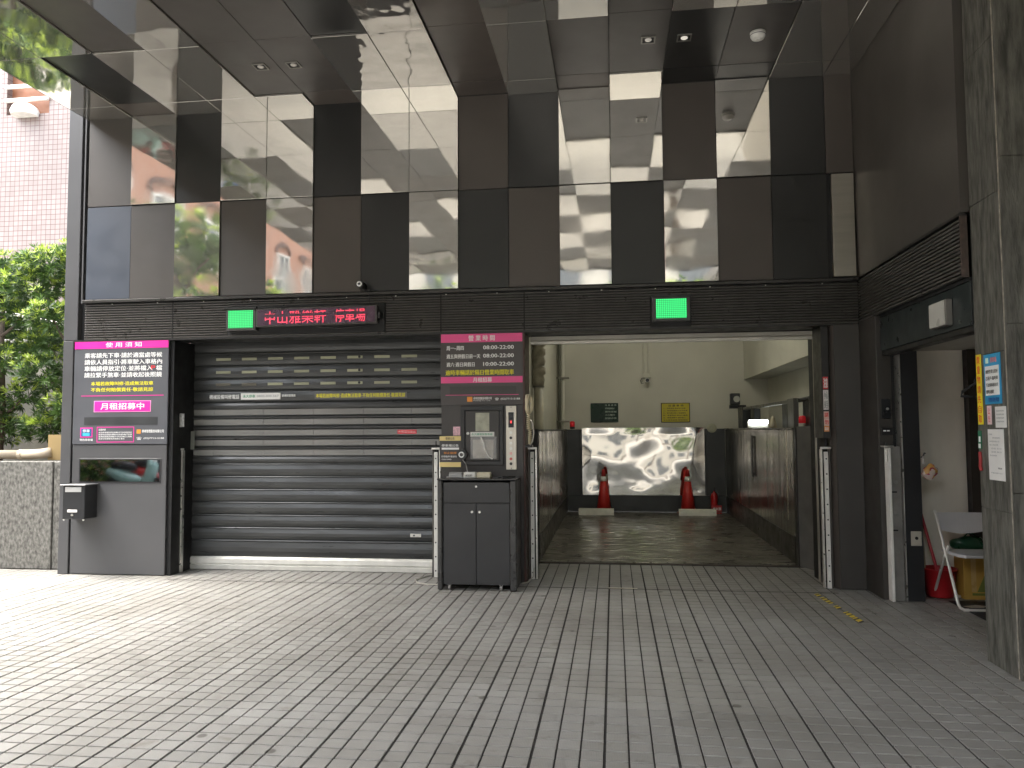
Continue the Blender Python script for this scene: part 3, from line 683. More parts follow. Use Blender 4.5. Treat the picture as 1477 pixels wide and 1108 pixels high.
slab('pink_rule', -1.665, -.930, 1.842, 1.847, PINK2, YC-.002, t, .0025)
slab('orange_logo', -1.447, -1.394, 1.776, 1.826, mat('orange_print', (.75, .27, .03), .5), YC-.002, t, .0025)
text('停車管理股份有限公司', WHITE, t, -1.382, -1.200, 1.797, 1.823, YC-.0012); text('Parking Co., Ltd.', WHITE, t, -1.382, -1.21, 1.780, 1.792, YC-.0012, bold=0)
text('☎', WHITE, t, -1.165, -1.128, 1.788, 1.815, YC-.0012); text('(02)7713-5188', WHITE, t, -1.108, -.915, 1.788, 1.812, YC-.0012)

t = thing('access_box', 'black framed hatch with taped papers set in the central pier', 'hatch', (-1.29, YC, 1.15))
bm = bmesh.new(); Y0 = YC-.020
for a in ((-1.510, -1.082, 1.690, 1.733), (-1.510, -1.082, 1.148, 1.188), (-1.510, -1.468, 1.188, 1.690), (-1.120, -1.082, 1.188, 1.690)): box(bm, a[0], a[1], Y0, YW+.004, a[2], a[3], bev=.003)
obj('frame', bm, PLASTICK, t)
obj('door', bx(-1.464, -1.124, Y0+.008, YW+.003, 1.192, 1.686, bev=.003), mat('hatch_door', (.035, .031, .028), .4), t)
obj('knob', cyl_y(bmesh.new(), -1.436, 1.462, Y0-.010, Y0+.0075, .014, 12), WHITEM, t)
yp = Y0+.0045
obj('taped_paper', bx(-1.360, -1.222, yp, yp+.003, 1.484, 1.665), mat('old_paper', (.38, .38, .29), .35, var=.25, scale=14, bump=.4, bscale=15), t)
obj('white_label', bx(-1.412, -1.172, yp-.003, yp+.003, 1.430, 1.476), PAPER, t); text('永大機電保養專線', mat('green_ink', (.02, .30, .14), .5), t, -1.40, -1.19, 1.443, 1.464, yp-.0036)
obj('paper_sheet', bx(-1.388, -1.18, yp, yp+.003, 1.215, 1.400), mat('beige_print', (.55, .50, .42), .5, var=.25, scale=18), t)
obj('plastic_pouch', bx(-1.410, -1.150, yp-.004, yp-.001, 1.207, 1.425), mat('clear_plastic', (.6, .6, .58), .12, alpha=.28), t)
bm = bmesh.new(); tube(bm, [(-1.305, yp-.008, 1.425), (-1.275, yp-.014, 1.36), (-1.262, yp-.014, 1.30), (-1.225, yp-.012, 1.23), (-1.19, yp-.01, 1.208)], .007, 6)
obj('white_strap', bm, WHITEM, t)
# call panel
t = thing('call_button_panel', 'narrow brushed steel lift button panel right of the hatch on central pier', 'button panel', (-1.004, YC, 1.106))
obj('plate', bx(-1.056, -.952, YC-.012, YW+.004, 1.104, 1.732, bev=.003), mat('panel_steel', (.62, .58, .50), .35, metal=.4, var=.08), t)
obj('display', bx(-1.031, -.977, YC-.0145, YC-.0125, 1.518, 1.668), GLASSK, t)
obj('red_digit', bx(-1.010, -.998, YC-.016, YC-.0147, 1.560, 1.585), mat('red_digit', (.3, .02, .02), .4, emit=(1, .05, .05), estr=.2), t)
for z, mm in ((1.467, ALU), (1.416, PLASTICK), (1.364, ALU), (1.312, ALU), (1.263, mat('btn_pink', (.75, .4, .36), .4)), (1.209, mat('btn_red', (.6, .12, .10), .4)), (1.162, PLASTICK)):
    obj('button', cyl_y(bmesh.new(), -1.007, z, YC-.018, YC-.0125, .0145, 14), mm, t)
for z in (1.718, 1.118): obj('screw', cyl_y(bmesh.new(), -1.004, z, YC-.0145, YC-.0125, .005, 8), PLASTICK, t)
# poster with small writing
t = thing('small_poster', 'small black, white and yellow notice taped at left of the black hatch', 'poster', (-1.61, 7.63, 1.13))
obj('sheet', bx(-1.722, -1.506, 7.628, 7.632, 1.130, 1.436), mat('poster_dark', (.045, .04, .04), .5), t)
slab('yellow_band', -1.722, -1.506, 1.390, 1.436, mat('poster_gold', (.70, .55, .22), .5), 7.6255, t, .002); slab('yellow_band', -1.722, -1.506, 1.130, 1.178, mat('poster_gold', (.70, .55, .22), .5), 7.6255, t, .002)
slab('white_row', -1.700, -1.525, 1.302, 1.322, WHITE, 7.6255, t, .002)
text('停車場公告', WHITE, t, -1.70, -1.53, 1.330, 1.355, 7.627); text('禁止吸煙', mat('orange_print', (.75, .27, .03), .5), t, -1.68, -1.55, 1.258, 1.280, 7.627); text('月租臨停 歡迎洽詢', WHITE, t, -1.705, -1.525, 1.225, 1.243, 7.627); text('CAR PARK', WHITE, t, -1.70, -1.60, 1.20, 1.212, 7.627); text('營業公告', INK, t, -1.66, -1.57, 1.400, 1.424, 7.625)
o = obj('pink_sticker', bx(-1.589, -1.517, 7.648, 7.653, 1.441, 1.530), mat('pink_sticker', (.72, .45, .50), .5, var=.25, scale=60)); tag(o, 'small pale pink sticker above the black and yellow notice', 'sticker')
t = thing('intercom_camera', 'round black camera eye with white ring beside the small notice', 'camera', (-1.49, 7.6, 1.25))
bm = bmesh.new(); cyl_y(bm, -1.490, 1.254, 7.575, 7.63, .052, 18); obj('body', bm, PLASTICK, t)
bm = bmesh.new(); cyl_y(bm, -1.490, 1.254, 7.570, 7.5745, .030, 18); obj('ring', bm, WHITE, t)
bm = bmesh.new(); cyl_y(bm, -1.490, 1.254, 7.565, 7.5695, .018, 14); obj('lens', bm, GLASSK, t)
bm = bmesh.new(); tube(bm, [(-1.485, 7.60, 1.205), (-1.45, 7.60, 1.16), (-1.435, 7.60, 1.08), (-1.44, 7.57, 1.045)], .005, 6); obj('cable', bm, mat('grey_cable', (.3, .29, .27), .5), t)

# rolling cabinet
t = thing('rolling_cabinet', 'black two door metal cabinet on castors in front of the central pier', 'cabinet', (-1.28, 7.45, 0))
CB = mat('cabinet_black', (.028, .028, .029), .36, var=.15, scale=3, bump=.03, bscale=15, rvar=.08)
CBE = mat('cabinet_edge', (.055, .054, .052), .32, var=.25, scale=5, metal=.3)
obj('carcass', bx(-1.605, -.955, 7.272, 7.62, .055, 1.000), CB, t)
for x0, x1 in ((-1.655, -1.606), (-.968, -.905)):
    obj('corner_post', bx(x0, x1, 7.235, 7.275, .004, 1.024, bev=.010), CBE, t)
    obj('side_panel', bx(x0+.008, x1-.004, 7.278, 7.62, .02, 1.020), CB, t)
obj('top', bx(-1.658, -.902, 7.228, 7.625, 1.026, 1.042, bev=.005), mat('cabinet_top', (.04, .039, .038), .14, var=.1, rvar=.05), t)
dr = obj('drawer', bx(-1.602, -.972, 7.252, 7.271, .818, 1.005, bev=.003), CB, t)
obj('lock', cyl_y(bmesh.new(), -1.287, .966, 7.242, 7.2518, .010, 12), ALU, dr)
for x0, x1, kx in ((-1.602, -1.2895, -1.326), (-1.2865, -.972, -1.254)):
    d = obj('door', bx(x0, x1, 7.252, 7.271, .055, .806, bev=.003), CB, t)
    obj('knob', cyl_y(bmesh.new(), kx, .730, 7.232, 7.2518, .011, 12), ALU, d)
for x, y in ((-1.55, 7.29), (-1.06, 7.29), (-1.55, 7.57), (-1.06, 7.57)):
    bm = bmesh.new(); tube(bm, [(x-.012, y, .026), (x+.012, y, .026)], .025, 14); c = obj('castor', bm, mat('castor_wheel', (.28, .27, .25), .5), t)
    obj('castor_fork', bx(x-.018, x+.018, y-.006, y+.02, .045, .054), ALU, c)
for (x0, x1, m_, lab) in ((-1.561, -1.430, mat('box_grey', (.30, .30, .29), .5), 'grey little box, leftmost of three on top of the black cabinet'), (-1.421, -1.304, WHITEM, 'white little box between a grey and a cream one on the black cabinet'), (-1.292, -1.162, mat('box_cream', (.62, .57, .42), .5), 'cream little box, rightmost of three on top of the black cabinet')):
    b = thing('small_box', lab, 'box', ((x0+x1)/2, 7.36, 1.042), 'little boxes in a row on the black cabinet')
    obj('body', bx(x0, x1, 7.31, 7.40, 1.0425, 1.088, bev=.006), m_, b); obj('lid', bx(x0+.002, x1-.002, 7.312, 7.398, 1.0885, 1.094, bev=.002), m_, b)
    if m_ is WHITEM: text('請按鈴', INK, b, x0+.02, x1-.03, 1.055, 1.075, 7.309)
bm = bmesh.new(); tube(bm, [(-1.60, 7.40, 1.046), (-1.57, 7.36, 1.049), (-1.52, 7.38, 1.047), (-1.49, 7.44, 1.046), (-1.44, 7.5, 1.046)], .005, 6)
tag(obj('loose_cable', bm, mat('grey_cable', (.3, .29, .27), .5)), 'short grey cable lying on the cabinet top left of the boxes', 'cable')
bm = bmesh.new(); tube(bm, [(-1.10, 7.44, 1.046), (-1.06, 7.40, 1.048), (-1.00, 7.42, 1.047), (-.95, 7.50, 1.046)], .005, 6)
tag(obj('loose_cable', bm, PLASTICK), 'black cable lying on the cabinet top right of the boxes', 'cable')
bm = bmesh.new(); tube(bm, [(-1.86, 8.00, .006), (-1.93, 7.86, .006), (-1.98, 7.68, .006), (-1.93, 7.55, .006), (-1.80, 7.47, .006), (-1.66, 7.50, .006)], .006, 6)
tag(obj('floor_cable', bm, mat('pale_cable', (.5, .48, .42), .5)), 'pale cable curling on the tiles left of the cabinet foot', 'cable')
bm = bmesh.new(); tube(bm, [(-.90, 7.60, .01), (-.84, 7.62, .02), (-.80, 7.68, .06), (-.795, 7.72, .14)], .006, 6)
tag(obj('floor_cable', bm, mat('pale_cable', (.5, .48, .42), .5)), 'pale cable bending up right of the cabinet foot', 'cable')

# wall phone handset
t = thing('phone_handset', 'cream telephone handset hanging on the right edge of the central pier', 'telephone', (-.82, 7.62, 1.66))
HC = mat('handset_cream', (.70, .62, .42), .4, var=.06)
bm = bmesh.new(); tube(bm, [(-.828, 7.60, 1.665), (-.836, 7.575, 1.70), (-.838, 7.565, 1.745), (-.836, 7.575, 1.79), (-.828, 7.60, 1.828)], [.024, .022, .017, .022, .026], 10); obj('handle', bm, HC, t, smooth=True)
bm = bmesh.new(); tube(bm, [(-.822, 7.60, 1.835), (-.800, 7.615, 1.80), (-.792, 7.62, 1.745), (-.800, 7.615, 1.69), (-.815, 7.60, 1.66)], [.014, .017, .015, .017, .013], 8); obj('cradle', bm, HC, t, smooth=True)
pts = []
for i in range(90):
    a = i*1.05; pts.append((-.826+.016*math.cos(a)+(.012 if i > 45 else 0), 7.60+.016*math.sin(a), 1.655-.30*i/90))
bm = bmesh.new(); tube(bm, pts, .0048, 5); obj('coiled_cord', bm, HC, t, smooth=True)
bm = bmesh.new(); tube(bm, [(-.805, 7.60, 1.60), (-.785, 7.60, 1.55), (-.775, 7.60, 1.46), (-.79, 7.60, 1.38), (-.815, 7.60, 1.345)], .0075, 6); obj('cord_loop', bm, mat('pale_cable', (.5, .48, .42), .5), t)
obj('bracket', bx(-.865, -.790, 7.60, 7.66, 1.322, 1.345, bev=.002), PLASTICK, t)

# ------------------------------------------------ flood barrier posts
def barrier_post(x, y, label, m=1):
    t = thing('barrier_post', label, 'barrier post', (x, y, 0), 'aluminium flood barrier posts beside the openings')
    obj('rail', bx(x-.019, x+.019, y-.012, y+.002, .004, 1.272, bev=.002), WHITEM, t)
    obj('channel', bx(min(x+m*.030, x+m*.048), max(x+m*.030, x+m*.048), y-.004, y+.045, .004, 1.295, bev=.003), ALU, t)
    obj('channel', bx(min(x-m*.040, x-m*.026), max(x-m*.040, x-m*.026), y-.004, y+.045, .004, 1.295, bev=.003), mat('channel_dark', (.12, .11, .10), .4, metal=.5), t)
    obj('back_plate', bx(x-.04, x+.05, y+.046, y+.058, .004, 1.295), VOID, t)
    b = obj('clamp', bx(x-.045, x+.048, y-.018, y+.03, 1.297, 1.318, bev=.003), ALU, t)
    bm = bmesh.new(); tube(bm, [(x, y, 1.318), (x, y, 1.385)], .006, 8); obj('bolt_stem', bm, PLASTICK, b)
    for k in range(9):
        obj('bolt', cyl_y(bmesh.new(), x, .07+.142*k, y-.017, y-.0125, .0075, 8), PLASTICK, t)
barrier_post(-4.632, 7.86, 'white bolted barrier post between the left notice board and the shutter')
barrier_post(-1.812, 7.86, 'white barrier post at the right end of the shutter, mostly behind the cabinet')
barrier_post(-.820, 7.86, 'white bolted barrier post right of the black cabinet')
barrier_post(1.974, 7.68, 'white bolted barrier post at the right side of the open bay', -1)
# wide post at the doorway
t = thing('door_barrier_post', 'wide silver barrier post with large bolts beside the doorway on the right', 'barrier post', (2.40, 7.17, 0))
obj('rail', bx(2.352, 2.376, 7.14, 7.235, .003, 1.32, bev=.003), WHITEM, t)
obj('plate', bx(2.380, 2.472, 7.188, 7.20, .003, 1.33, bev=.002), mat('plate_grey', (.30, .29, .27), .42, metal=.6, var=.2, scale=6), t)
for z in (.13, .42, .74, 1.02): obj('bolt', cyl_y(bmesh.new(), 2.425, z, 7.176, 7.1875, .014, 10), mat('bolt_steel', (.3, .3, .28), .35, metal=.8), t)
for z in (.60, .93): obj('dent', bx(2.39, 2.43, 7.184, 7.1878, z, z+.012), VOID, t)
c = obj('clamp', bx(2.32, 2.40, 7.13, 7.235, 1.325, 1.34, bev=.003), ALU, t)
bm = bmesh.new(); tube(bm, [(2.34, 7.15, 1.30), (2.34, 7.15, 1.20)], .008, 8); obj('bolt_stem', bm, ALU, c)
bm = bmesh.new(); tube(bm, [(2.345, 7.16, 1.34), (2.345, 7.16, 1.365)], .014, 8); obj('bolt_head', bm, PLASTICK, c)

# stickers on the right pier
t = thing('warning_stickers', 'column of red and white vertical stickers on the edge of the right pier', 'sticker', (2.03, 7.66, 1.45))
for z0, z1, m_, s, tm in ((1.86, 1.975, mat('sticker_red', (.60, .05, .06), .5), '注意', WHITE), (1.665, 1.852, PAPER, '小心\n夾手', mat('grey_ink', (.35, .36, .36), .5)), (1.585, 1.650, mat('orange_white', (.72, .50, .42), .5), '請', RED), (1.515, 1.584, mat('orange2', (.75, .55, .48), .5), '勿', RED), (1.460, 1.514, mat('orange3', (.78, .32, .10), .5), '靠近', WHITE)):
    y0 = 7.700
    o = obj('sticker', bx(1.960, 2.006, 7.650, 7.6535, z0, z1), m_, t)
    text(s, tm, t, 1.966, 2.001, z0+.012, z1-.012, 7.649, bold=.02)

# access controls by the doorway
t = thing('key_switch', 'black square key switch plate on the pier beside the doorway', 'switch', (2.372, 7.24, 1.57))
obj('plate', bx(2.338, 2.418, 7.226, 7.239, 1.573, 1.748, bev=.003), mat('switch_black', (.02, .022, .024), .3), t)
obj('keyhole', cyl_y(bmesh.new(), 2.388, 1.659, 7.218, 7.2255, .012, 12), ALU, t)
t = thing('card_reader', 'small black card reader with two white marks under the key switch', 'card reader', (2.38, 7.24, 1.427))
obj('body', bx(2.333, 2.428, 7.215, 7.239, 1.430, 1.492, bev=.004), PLASTICK, t)
for x in (2.345, 2.375): obj('white_mark', bx(x, x+.022, 7.212, 7.2148, 1.462, 1.472), WHITE, t)
o = thing('socket_plate', 'pale square plate with a hole low on the black door jamb', 'wall plate', (2.58, 7.2, .47))
obj('plate', bx(2.536, 2.622, 7.190, 7.1995, .474, .598, bev=.003), mat('plate_pale', (.42, .39, .33), .5, var=.15), o)
obj('hole', cyl_y(bmesh.new(), 2.580, .540, 7.186, 7.1898, .014, 12), VOID, o)
# projecting light box
t = thing('light_box', 'white fronted box lamp projecting from the header above the doorway', 'box lamp', (2.33, 5.87, 2.2))
obj('casing', bx(2.306, 2.352, 5.745, 6.02, 2.205, 2.392, bev=.004), mat('casing_steel', (.20, .19, .17), .35, metal=.6), t)
obj('front_panel', bx(2.296, 2.3055, 5.755, 6.01, 2.213, 2.384, bev=.002), mat('opal', (.52, .51, .46), .35), t)

# ------------------------------------------------ notices on the stone pillar (face X = 2.36)
def notice(name, label, cat, y0, y1, z0, z1, m, dx=.004):
    t = thing(name, label, cat, (2.355, (y0+y1)/2, z0))
    obj('sheet', bx(2.358-dx, 2.359, y0, y1, z0, z1), m, t); return t
def xtext(s, m, t, ya, yb, z0, z1, x=2.3535): return text(s, m, t, ya, yb, z0, z1, x, plane='X')
t = notice('vertical_notice', 'tall narrow yellow strip with red Chinese characters on the pillar edge', 'notice', 5.368, 5.432, 1.512, 1.965, mat('strip_yellow', (.85, .68, .02), .45))
for k, ch in enumerate('貴重物請先自取'): xtext(ch, RED, t, 5.422, 5.378, 1.905-k*.0635, 1.953-k*.0635)
t = notice('blue_notice', 'blue bordered notice with white text panel on the stone pillar', 'notice', 5.115, 5.325, 1.640, 1.955, mat('notice_blue', (.03, .30, .55), .45))
obj('text_panel', bx(2.3525, 2.354, 5.130, 5.308, 1.695, 1.880), WHITE, t)
for k, s in enumerate(('親愛的車主您好', '乙租戶‧臨時車', '下次停車請出示', '證明‧謝謝')): xtext(s, INK, t, 5.298, 5.142 if k < 3 else 5.20, 1.832-k*.042, 1.856-k*.042, 2.3515)
xtext('停車場', mat('salmon', (.80, .25, .20), .5), t, 5.235, 5.155, 1.898, 1.932, 2.3525); obj('emblem', bx(2.3525, 2.354, 5.262, 5.298, 1.898, 1.932, bev=.0005), mat('pale_green', (.6, .8, .65), .5), t)
xtext('管理委員會 敬啟', mat('navy', (.02, .04, .25), .5), t, 5.275, 5.14, 1.653, 1.680, 2.3525)
t = notice('small_label', 'small white label with pink print under the blue notice, left', 'label', 5.255, 5.305, 1.512, 1.630, mat('pink_paper', (.78, .58, .58), .6, var=.1)); xtext('公\n告', RED, t, 5.292, 5.266, 1.525, 1.615)
t = notice('small_paper', 'small white paper with faint grey print under the blue notice, right', 'paper', 5.070, 5.200, 1.492, 1.622, PAPER)
for k in range(4): xtext('收費標準說明', mat('grey_ink', (.35, .36, .36), .5), t, 5.185, 5.09, 1.590-k*.022, 1.600-k*.022)
t = notice('long_paper', 'long white printed sheet taped lowest on the stone pillar', 'paper', 5.112, 5.308, 1.165, 1.482, PAPER)
for k, (s, a, b) in enumerate((('停車須知', 5.295, 5.25), ('管理規約', 5.25, 5.15), ('本場收費方式', 5.29, 5.16), ('每小時計費', 5.29, 5.18), ('月租 全日', 5.27, 5.14), ('夜間 假日', 5.27, 5.14), ('請洽管理室', 5.29, 5.2))): xtext(s, mat('grey_ink', (.35, .36, .36), .5), t, a, b, 1.445-k*.022, 1.455-k*.022)
xtext('敬啟', INK, t, 5.19, 5.14, 1.235, 1.246); xtext('中華民國年月日', mat('grey_ink', (.35, .36, .36), .5), t, 5.28, 5.14, 1.205, 1.214)
t = notice('green_sticker', 'small dark green and white sticker at the pillar edge below the yellow strip', 'sticker', 5.402, 5.444, 1.355, 1.472, mat('green_print', (.02, .16, .08), .5)); obj('white_patch', bx(2.352, 2.3535, 5.408, 5.430, 1.40, 1.435), WHITE, t); obj('white_patch', bx(2.352, 2.3535, 5.408, 5.438, 1.36, 1.388), PAPER, t)
bm = bmesh.new(); tube(bm, [(2.354, 5.425, 1.335), (2.352, 5.415, 1.29), (2.352, 5.42, 1.24), (2.354, 5.41, 1.215)], .011, 6)
tag(obj('red_strap', bm, mat('strap_red', (.30, .02, .02), .5)), 'dark red strap hanging at the pillar edge beneath the green sticker', 'strap')
t = thing('coat_hook', 'black clothes hanger on the far edge of the stone pillar', 'hanger', (2.47, 5.75, 1.76))
bm = bmesh.new(); tube(bm, [(2.42, 5.46, 1.80), (2.44, 5.62, 1.80), (2.385, 5.72, 1.74), (2.375, 5.72, 1.71), (2.46, 5.70, 1.70), (2.50, 5.46, 1.71)], .009, 6); obj('wire', bm, PLASTICK, t)
bm = bmesh.new(); tube(bm, [(2.42, 5.62, 1.80), (2.44, 5.62, 1.84), (2.46, 5.46, 1.845)], .006, 6); obj('hook', bm, PLASTICK, t)

# ================================================================== THINGS IN THE DOORWAY
def chair():
    t = thing('folding_chair', 'grey metal folding chair standing in the doorway beside the stone pillar', 'chair', (2.98, 7.1, 0))
    T = mat('chair_tube', (.68, .67, .63), .35, metal=.3, var=.08); G = mat('chair_grey', (.50, .50, .51), .4, var=.08)
    x0, x1 = 2.752, 3.20
    def side_frame(x, s):
        return [(x, 7.235, .775), (x+.004*s, 7.20, .70), (x+.010*s, 7.02, .36), (x+.012*s, 6.86, .06), (x+.020*s, 6.845, .030), (x+.05*s, 6.83, .014)]
    a = side_frame(x0, 1); b = side_frame(x1, -1)
    bm = bmesh.new(); tube(bm, a+b[::-1], .0125, 8); obj('front_frame', bm, T, t, smooth=True)
    bm = bmesh.new(); tube(bm, [(x0+.022, 7.03, .50), (x0+.024, 7.12, .40), (x0+.024, 7.36, .05), (x0+.032, 7.372, .026), (x0+.06, 7.378, .014), (x1-.06, 7.378, .014), (x1-.032, 7.372, .026), (x1-.024, 7.36, .05), (x1-.024, 7.12, .40), (x1-.022, 7.03, .50)], .0115, 8); obj('rear_frame', bm, T, t, smooth=True)
    # backrest: curved sheet with a sagging lower edge
    bm = bmesh.new(); n = 12; top = []; bot = []
    for k in range(n+1):
        u = k/n; X = x0+.014+u*(x1-x0-.028); bow = .03*math.sin(math.pi*u)
        top.append((X, 7.225+bow, .758)); bot.append((X, 7.205+bow, .615-.035*math.sin(math.pi*u)))
    for off in (0, .006):
        vt = [bm.verts.new((p[0], p[1]+off, p[2])) for p in top]; vb = [bm.verts.new((p[0], p[1]+off, p[2])) for p in bot]
        for k in range(n): bm.faces.new((vt[k], vt[k+1], vb[k+1], vb[k]) if off else (vt[k+1], vt[k], vb[k], vb[k+1]))
        if off == 0: v1, w1 = vt, vb
    for A, B in ((v1, vt), (w1, vb)):
        for k in range(n): bm.faces.new((A[k], A[k+1], B[k+1], B[k]))
    bmesh.ops.recalc_face_normals(bm, faces=bm.faces); obj('backrest', bm, G, t, smooth=False)
    bm = bmesh.new()
    prism(bm, [(x0+.035, 6.90), (x0+.075, 6.835), (x1-.075, 6.835), (x1-.035, 6.90), (x1-.03, 7.20), (x0+.03, 7.20)], .428, .452)
    bmesh.ops.bevel(bm, geom=bm.edges[:], offset=.005, segments=2, affect='EDGES'); obj('seat', bm, G, t)
    bm = bmesh.new()
    for x in (x0+.018, x1-.018): tube(bm, [(x-.008, 7.07, .44), (x+.014, 7.07, .44)], .009, 8)
    obj('pivots', bm, T, t)
    for x in (x0+.06, x1-.06):
        bm = bmesh.new(); tube(bm, [(x-.02, 6.83, .014), (x+.02, 6.83, .014)], .0142, 8); obj('rubber_foot', bm, WHITEM, t)
chair()
t = thing('bucket', 'red plastic bucket on the floor behind the folding chair', 'bucket', (2.84, 7.44, 0))
bm = bmesh.new(); lathe(bm, 2.845, 7.425, [(.105, .004), (.11, .02), (.135, .235), (.146, .240), (.146, .252), (.138, .252), (.128, .23), (.10, .03)], 24); obj('body', bm, mat('bucket_red', (.42, .015, .02), .35, var=.1), t, smooth=True)
t = thing('mop', 'mop with a red handle leaning on the cream board behind the chair', 'mop', (2.8, 7.45, 0))
bm = bmesh.new(); tube(bm, [(2.655, 7.50, 1.06), (2.80, 7.40, .30), (2.835, 7.39, .10)], .014, 8); obj('handle', bm, mat('handle_red', (.45, .02, .03), .35), t)
bm = bmesh.new()
for k in range(26): 
    a = k*.7; tube(bm, [(2.835, 7.39, .12), (2.84+.03*math.cos(a), 7.40+.03*math.sin(a), .07), (2.845+.06*math.cos(a), 7.41+.06*math.sin(a), .035)], .006, 4)
obj('strands', bm, mat('mop_cotton', (.4, .37, .3), .9), t)
bm = bmesh.new(); tube(bm, [(2.745, 7.555, .90), (2.762, 7.53, .06)], .015, 8)
o = thing('wooden_pole', 'pale wooden pole leaning upright next to the red mop handle', 'pole', (2.75, 7.55, 0)); obj('shaft', bm, mat('pale_wood', (.42, .34, .22), .6, var=.15), o)
bm = bmesh.new(); lathe(bm, 2.762, 7.53, [(.022, .004), (.022, .05), (.018, .06)], 10); obj('end_cap', bm, PLASTICK, o)
t = thing('carton', 'yellow cardboard carton with green print behind the folding chair', 'carton', (3.12, 7.38, 0))
CY = mat('carton_yellow', (.48, .30, .06), .6, var=.15, scale=4)
obj('body', bx(2.995, 3.40, 7.30, 7.49, .003, .375, bev=.003), CY, t)
bm = bmesh.new(); prism(bm, [(3.06, 7.296), (3.34, 7.296), (3.34, 7.2995), (3.06, 7.2995)], .04, .06)
v = [bm.verts.new(p) for p in ((3.10, 7.2965, .07), (3.30, 7.2965, .07), (3.20, 7.2965, .30))]; bm.faces.new(v); obj('printed_mark', bm, mat('carton_green', (.16, .20, .04), .6), t)
for a in (0,): obj('flap', bx(2.992, 3.40, 7.24, 7.31, .376, .388, rot=(R(14), 'X')), CY, t); obj('flap', bx(2.99, 3.40, 7.44, 7.50, .384, .392, rot=(R(-20), 'X')), CY, t)
obj('tape_strip', bx(3.055, 3.095, 7.297, 7.2995, .07, .375), mat('carton_tape', (.55, .38, .15), .3), t)
t = thing('green_bag', 'dark green bag lying on the yellow carton', 'bag', (3.12, 7.4, .39))
bm = bmesh.new(); bmesh.ops.create_icosphere(bm, subdivisions=3, radius=1)
for v in bm.verts:
    n_ = noise.noise(v.co*1.7)*.25+noise.noise(v.co*5)*.08
    v.co = Vector((3.10+v.co.x*.15*(1+n_), 7.42+v.co.y*.07*(1+n_), .465+v.co.z*.07*(1+n_)))
obj('sack', bm, mat('bag_green', (.01, .06, .03), .3), t, smooth=True)
bm = bmesh.new(); tube(bm, [(3.04, 7.40, .52), (3.07, 7.38, .56), (3.12, 7.38, .56), (3.15, 7.40, .52)], .006, 6); obj('handle', bm, mat('bag_green', (.01, .06, .03), .3), t)
t = thing('hanging_bag', 'plastic bag with red and yellow packets hanging from a hook on the door jamb', 'bag', (2.68, 7.15, 1.05))
bm = bmesh.new(); bmesh.ops.create_icosphere(bm, subdivisions=3, radius=1)
for v in bm.verts:
    n_ = noise.noise(v.co*2.1)*.3+noise.noise(v.co*6)*.12
    s = .75 if v.co.z > .5 else 1
    v.co = Vector((2.70+v.co.x*.062*(1+n_)*s+.008*v.co.z, 7.165+v.co.y*.03*(1+n_), 1.115+v.co.z*.07*(1+.4*n_)))
def bagmat():
    m, N, L, P = nodes_of('bag_print'); g = N.new('ShaderNodeNewGeometry'); v = N.new('ShaderNodeTexVoronoi'); v.inputs['Scale'].default_value = 26
    L.new(g.outputs['Position'], v.inputs['Vector']); r = N.new('ShaderNodeValToRGB'); r.color_ramp.interpolation = 'CONSTANT'
    e = r.color_ramp.elements; e[0].color = (.30, .03, .05, 1); e[1].position = .3; e[1].color = (.55, .30, .08, 1)
    x = e.new(.5); x.color = (.4, .1, .12, 1); x = e.new(.7); x.color = (.55, .45, .4, 1)
    L.new(v.outputs['Color'], r.inputs[0]); L.new(r.outputs[0], P.inputs['Base Color']); P.inputs['Roughness'].default_value = .25; return m
obj('bag', bm, bagmat(), t, smooth=True)
bm = bmesh.new(); tube(bm, [(2.655, 7.18, 1.18), (2.650, 7.18, 1.225), (2.655, 7.185, 1.25)], [.016, .010, .005], 8); obj('neck', bm, mat('clear_bag', (.4, .38, .36), .3), t)
bm = bmesh.new(); tube(bm, [(2.645, 7.20, 1.235), (2.655, 7.18, 1.25), (2.665, 7.18, 1.275), (2.675, 7.18, 1.27)], .006, 6); obj('hook', bm, PLASTICK, t)
t = thing('floor_mat', 'black rubber mat on the tiles under the front of the folding chair', 'mat', (3.0, 6.9, 0))
obj('sheet', bx(2.83, 3.8, 6.35, 7.22, .002, .008, bev=.002), mat('rubber', (.012, .014, .018), .6, bump=.3, bscale=60), t)
bm = bmesh.new(); prism(bm, [(2.86, 7.00), (2.98, 7.06), (3.05, 7.02), (3.00, 6.96), (2.90, 6.95)], .0085, .0105); tag(obj('paper_scrap', bm, mat('scrap', (.4, .36, .28), .7)), 'pale scrap of paper lying on the black mat between the chair feet', 'paper')

# ================================================================== OPEN LIFT BAY
BAY = thing('lift_bay_room', 'cream painted lift bay room behind the open shutter', 'room', (.6, 11.5, 0))
obj('back_wall', bx(-1.6, 3.2, 14.92, 15.1, 0, 4.4), CREAM, BAY)
obj('left_wall', bx(-1.12, -1.02, 8.15, 14.918, 0, 4.4), CREAM, BAY)
obj('right_wall', bx(2.84, 2.95, 8.15, 14.918, 0, 4.4), CREAM, BAY)
obj('beam', bx(2.42, 2.838, 8.35, 14.918, 2.40, 4.398), CREAM, BAY)
obj('ceiling', bx(-1.12, 2.95, 8.2, 15.1, 4.402, 4.5), CREAM, BAY)
obj('front_wall', bx(-1.12, 2.95, 8.16, 8.28, 2.50, 4.40), CREAM, BAY)
obj('front_return', bx(-1.70, -1.02, 8.09, 8.14, 0, 2.5), VOID, BAY)
obj('front_return', bx(2.018, 2.95, 8.20, 8.26, 0, 2.5), VOID, BAY)
obj('back_corner_wall', bx(-1.02, -.98, 14.2, 14.918, 0, 4.4), CREAM, BAY)
t = thing('raised_shutter', 'silver bottom bar of the raised shutter across the top of the open bay', 'roller shutter', (.6, 8.0, 2.37))
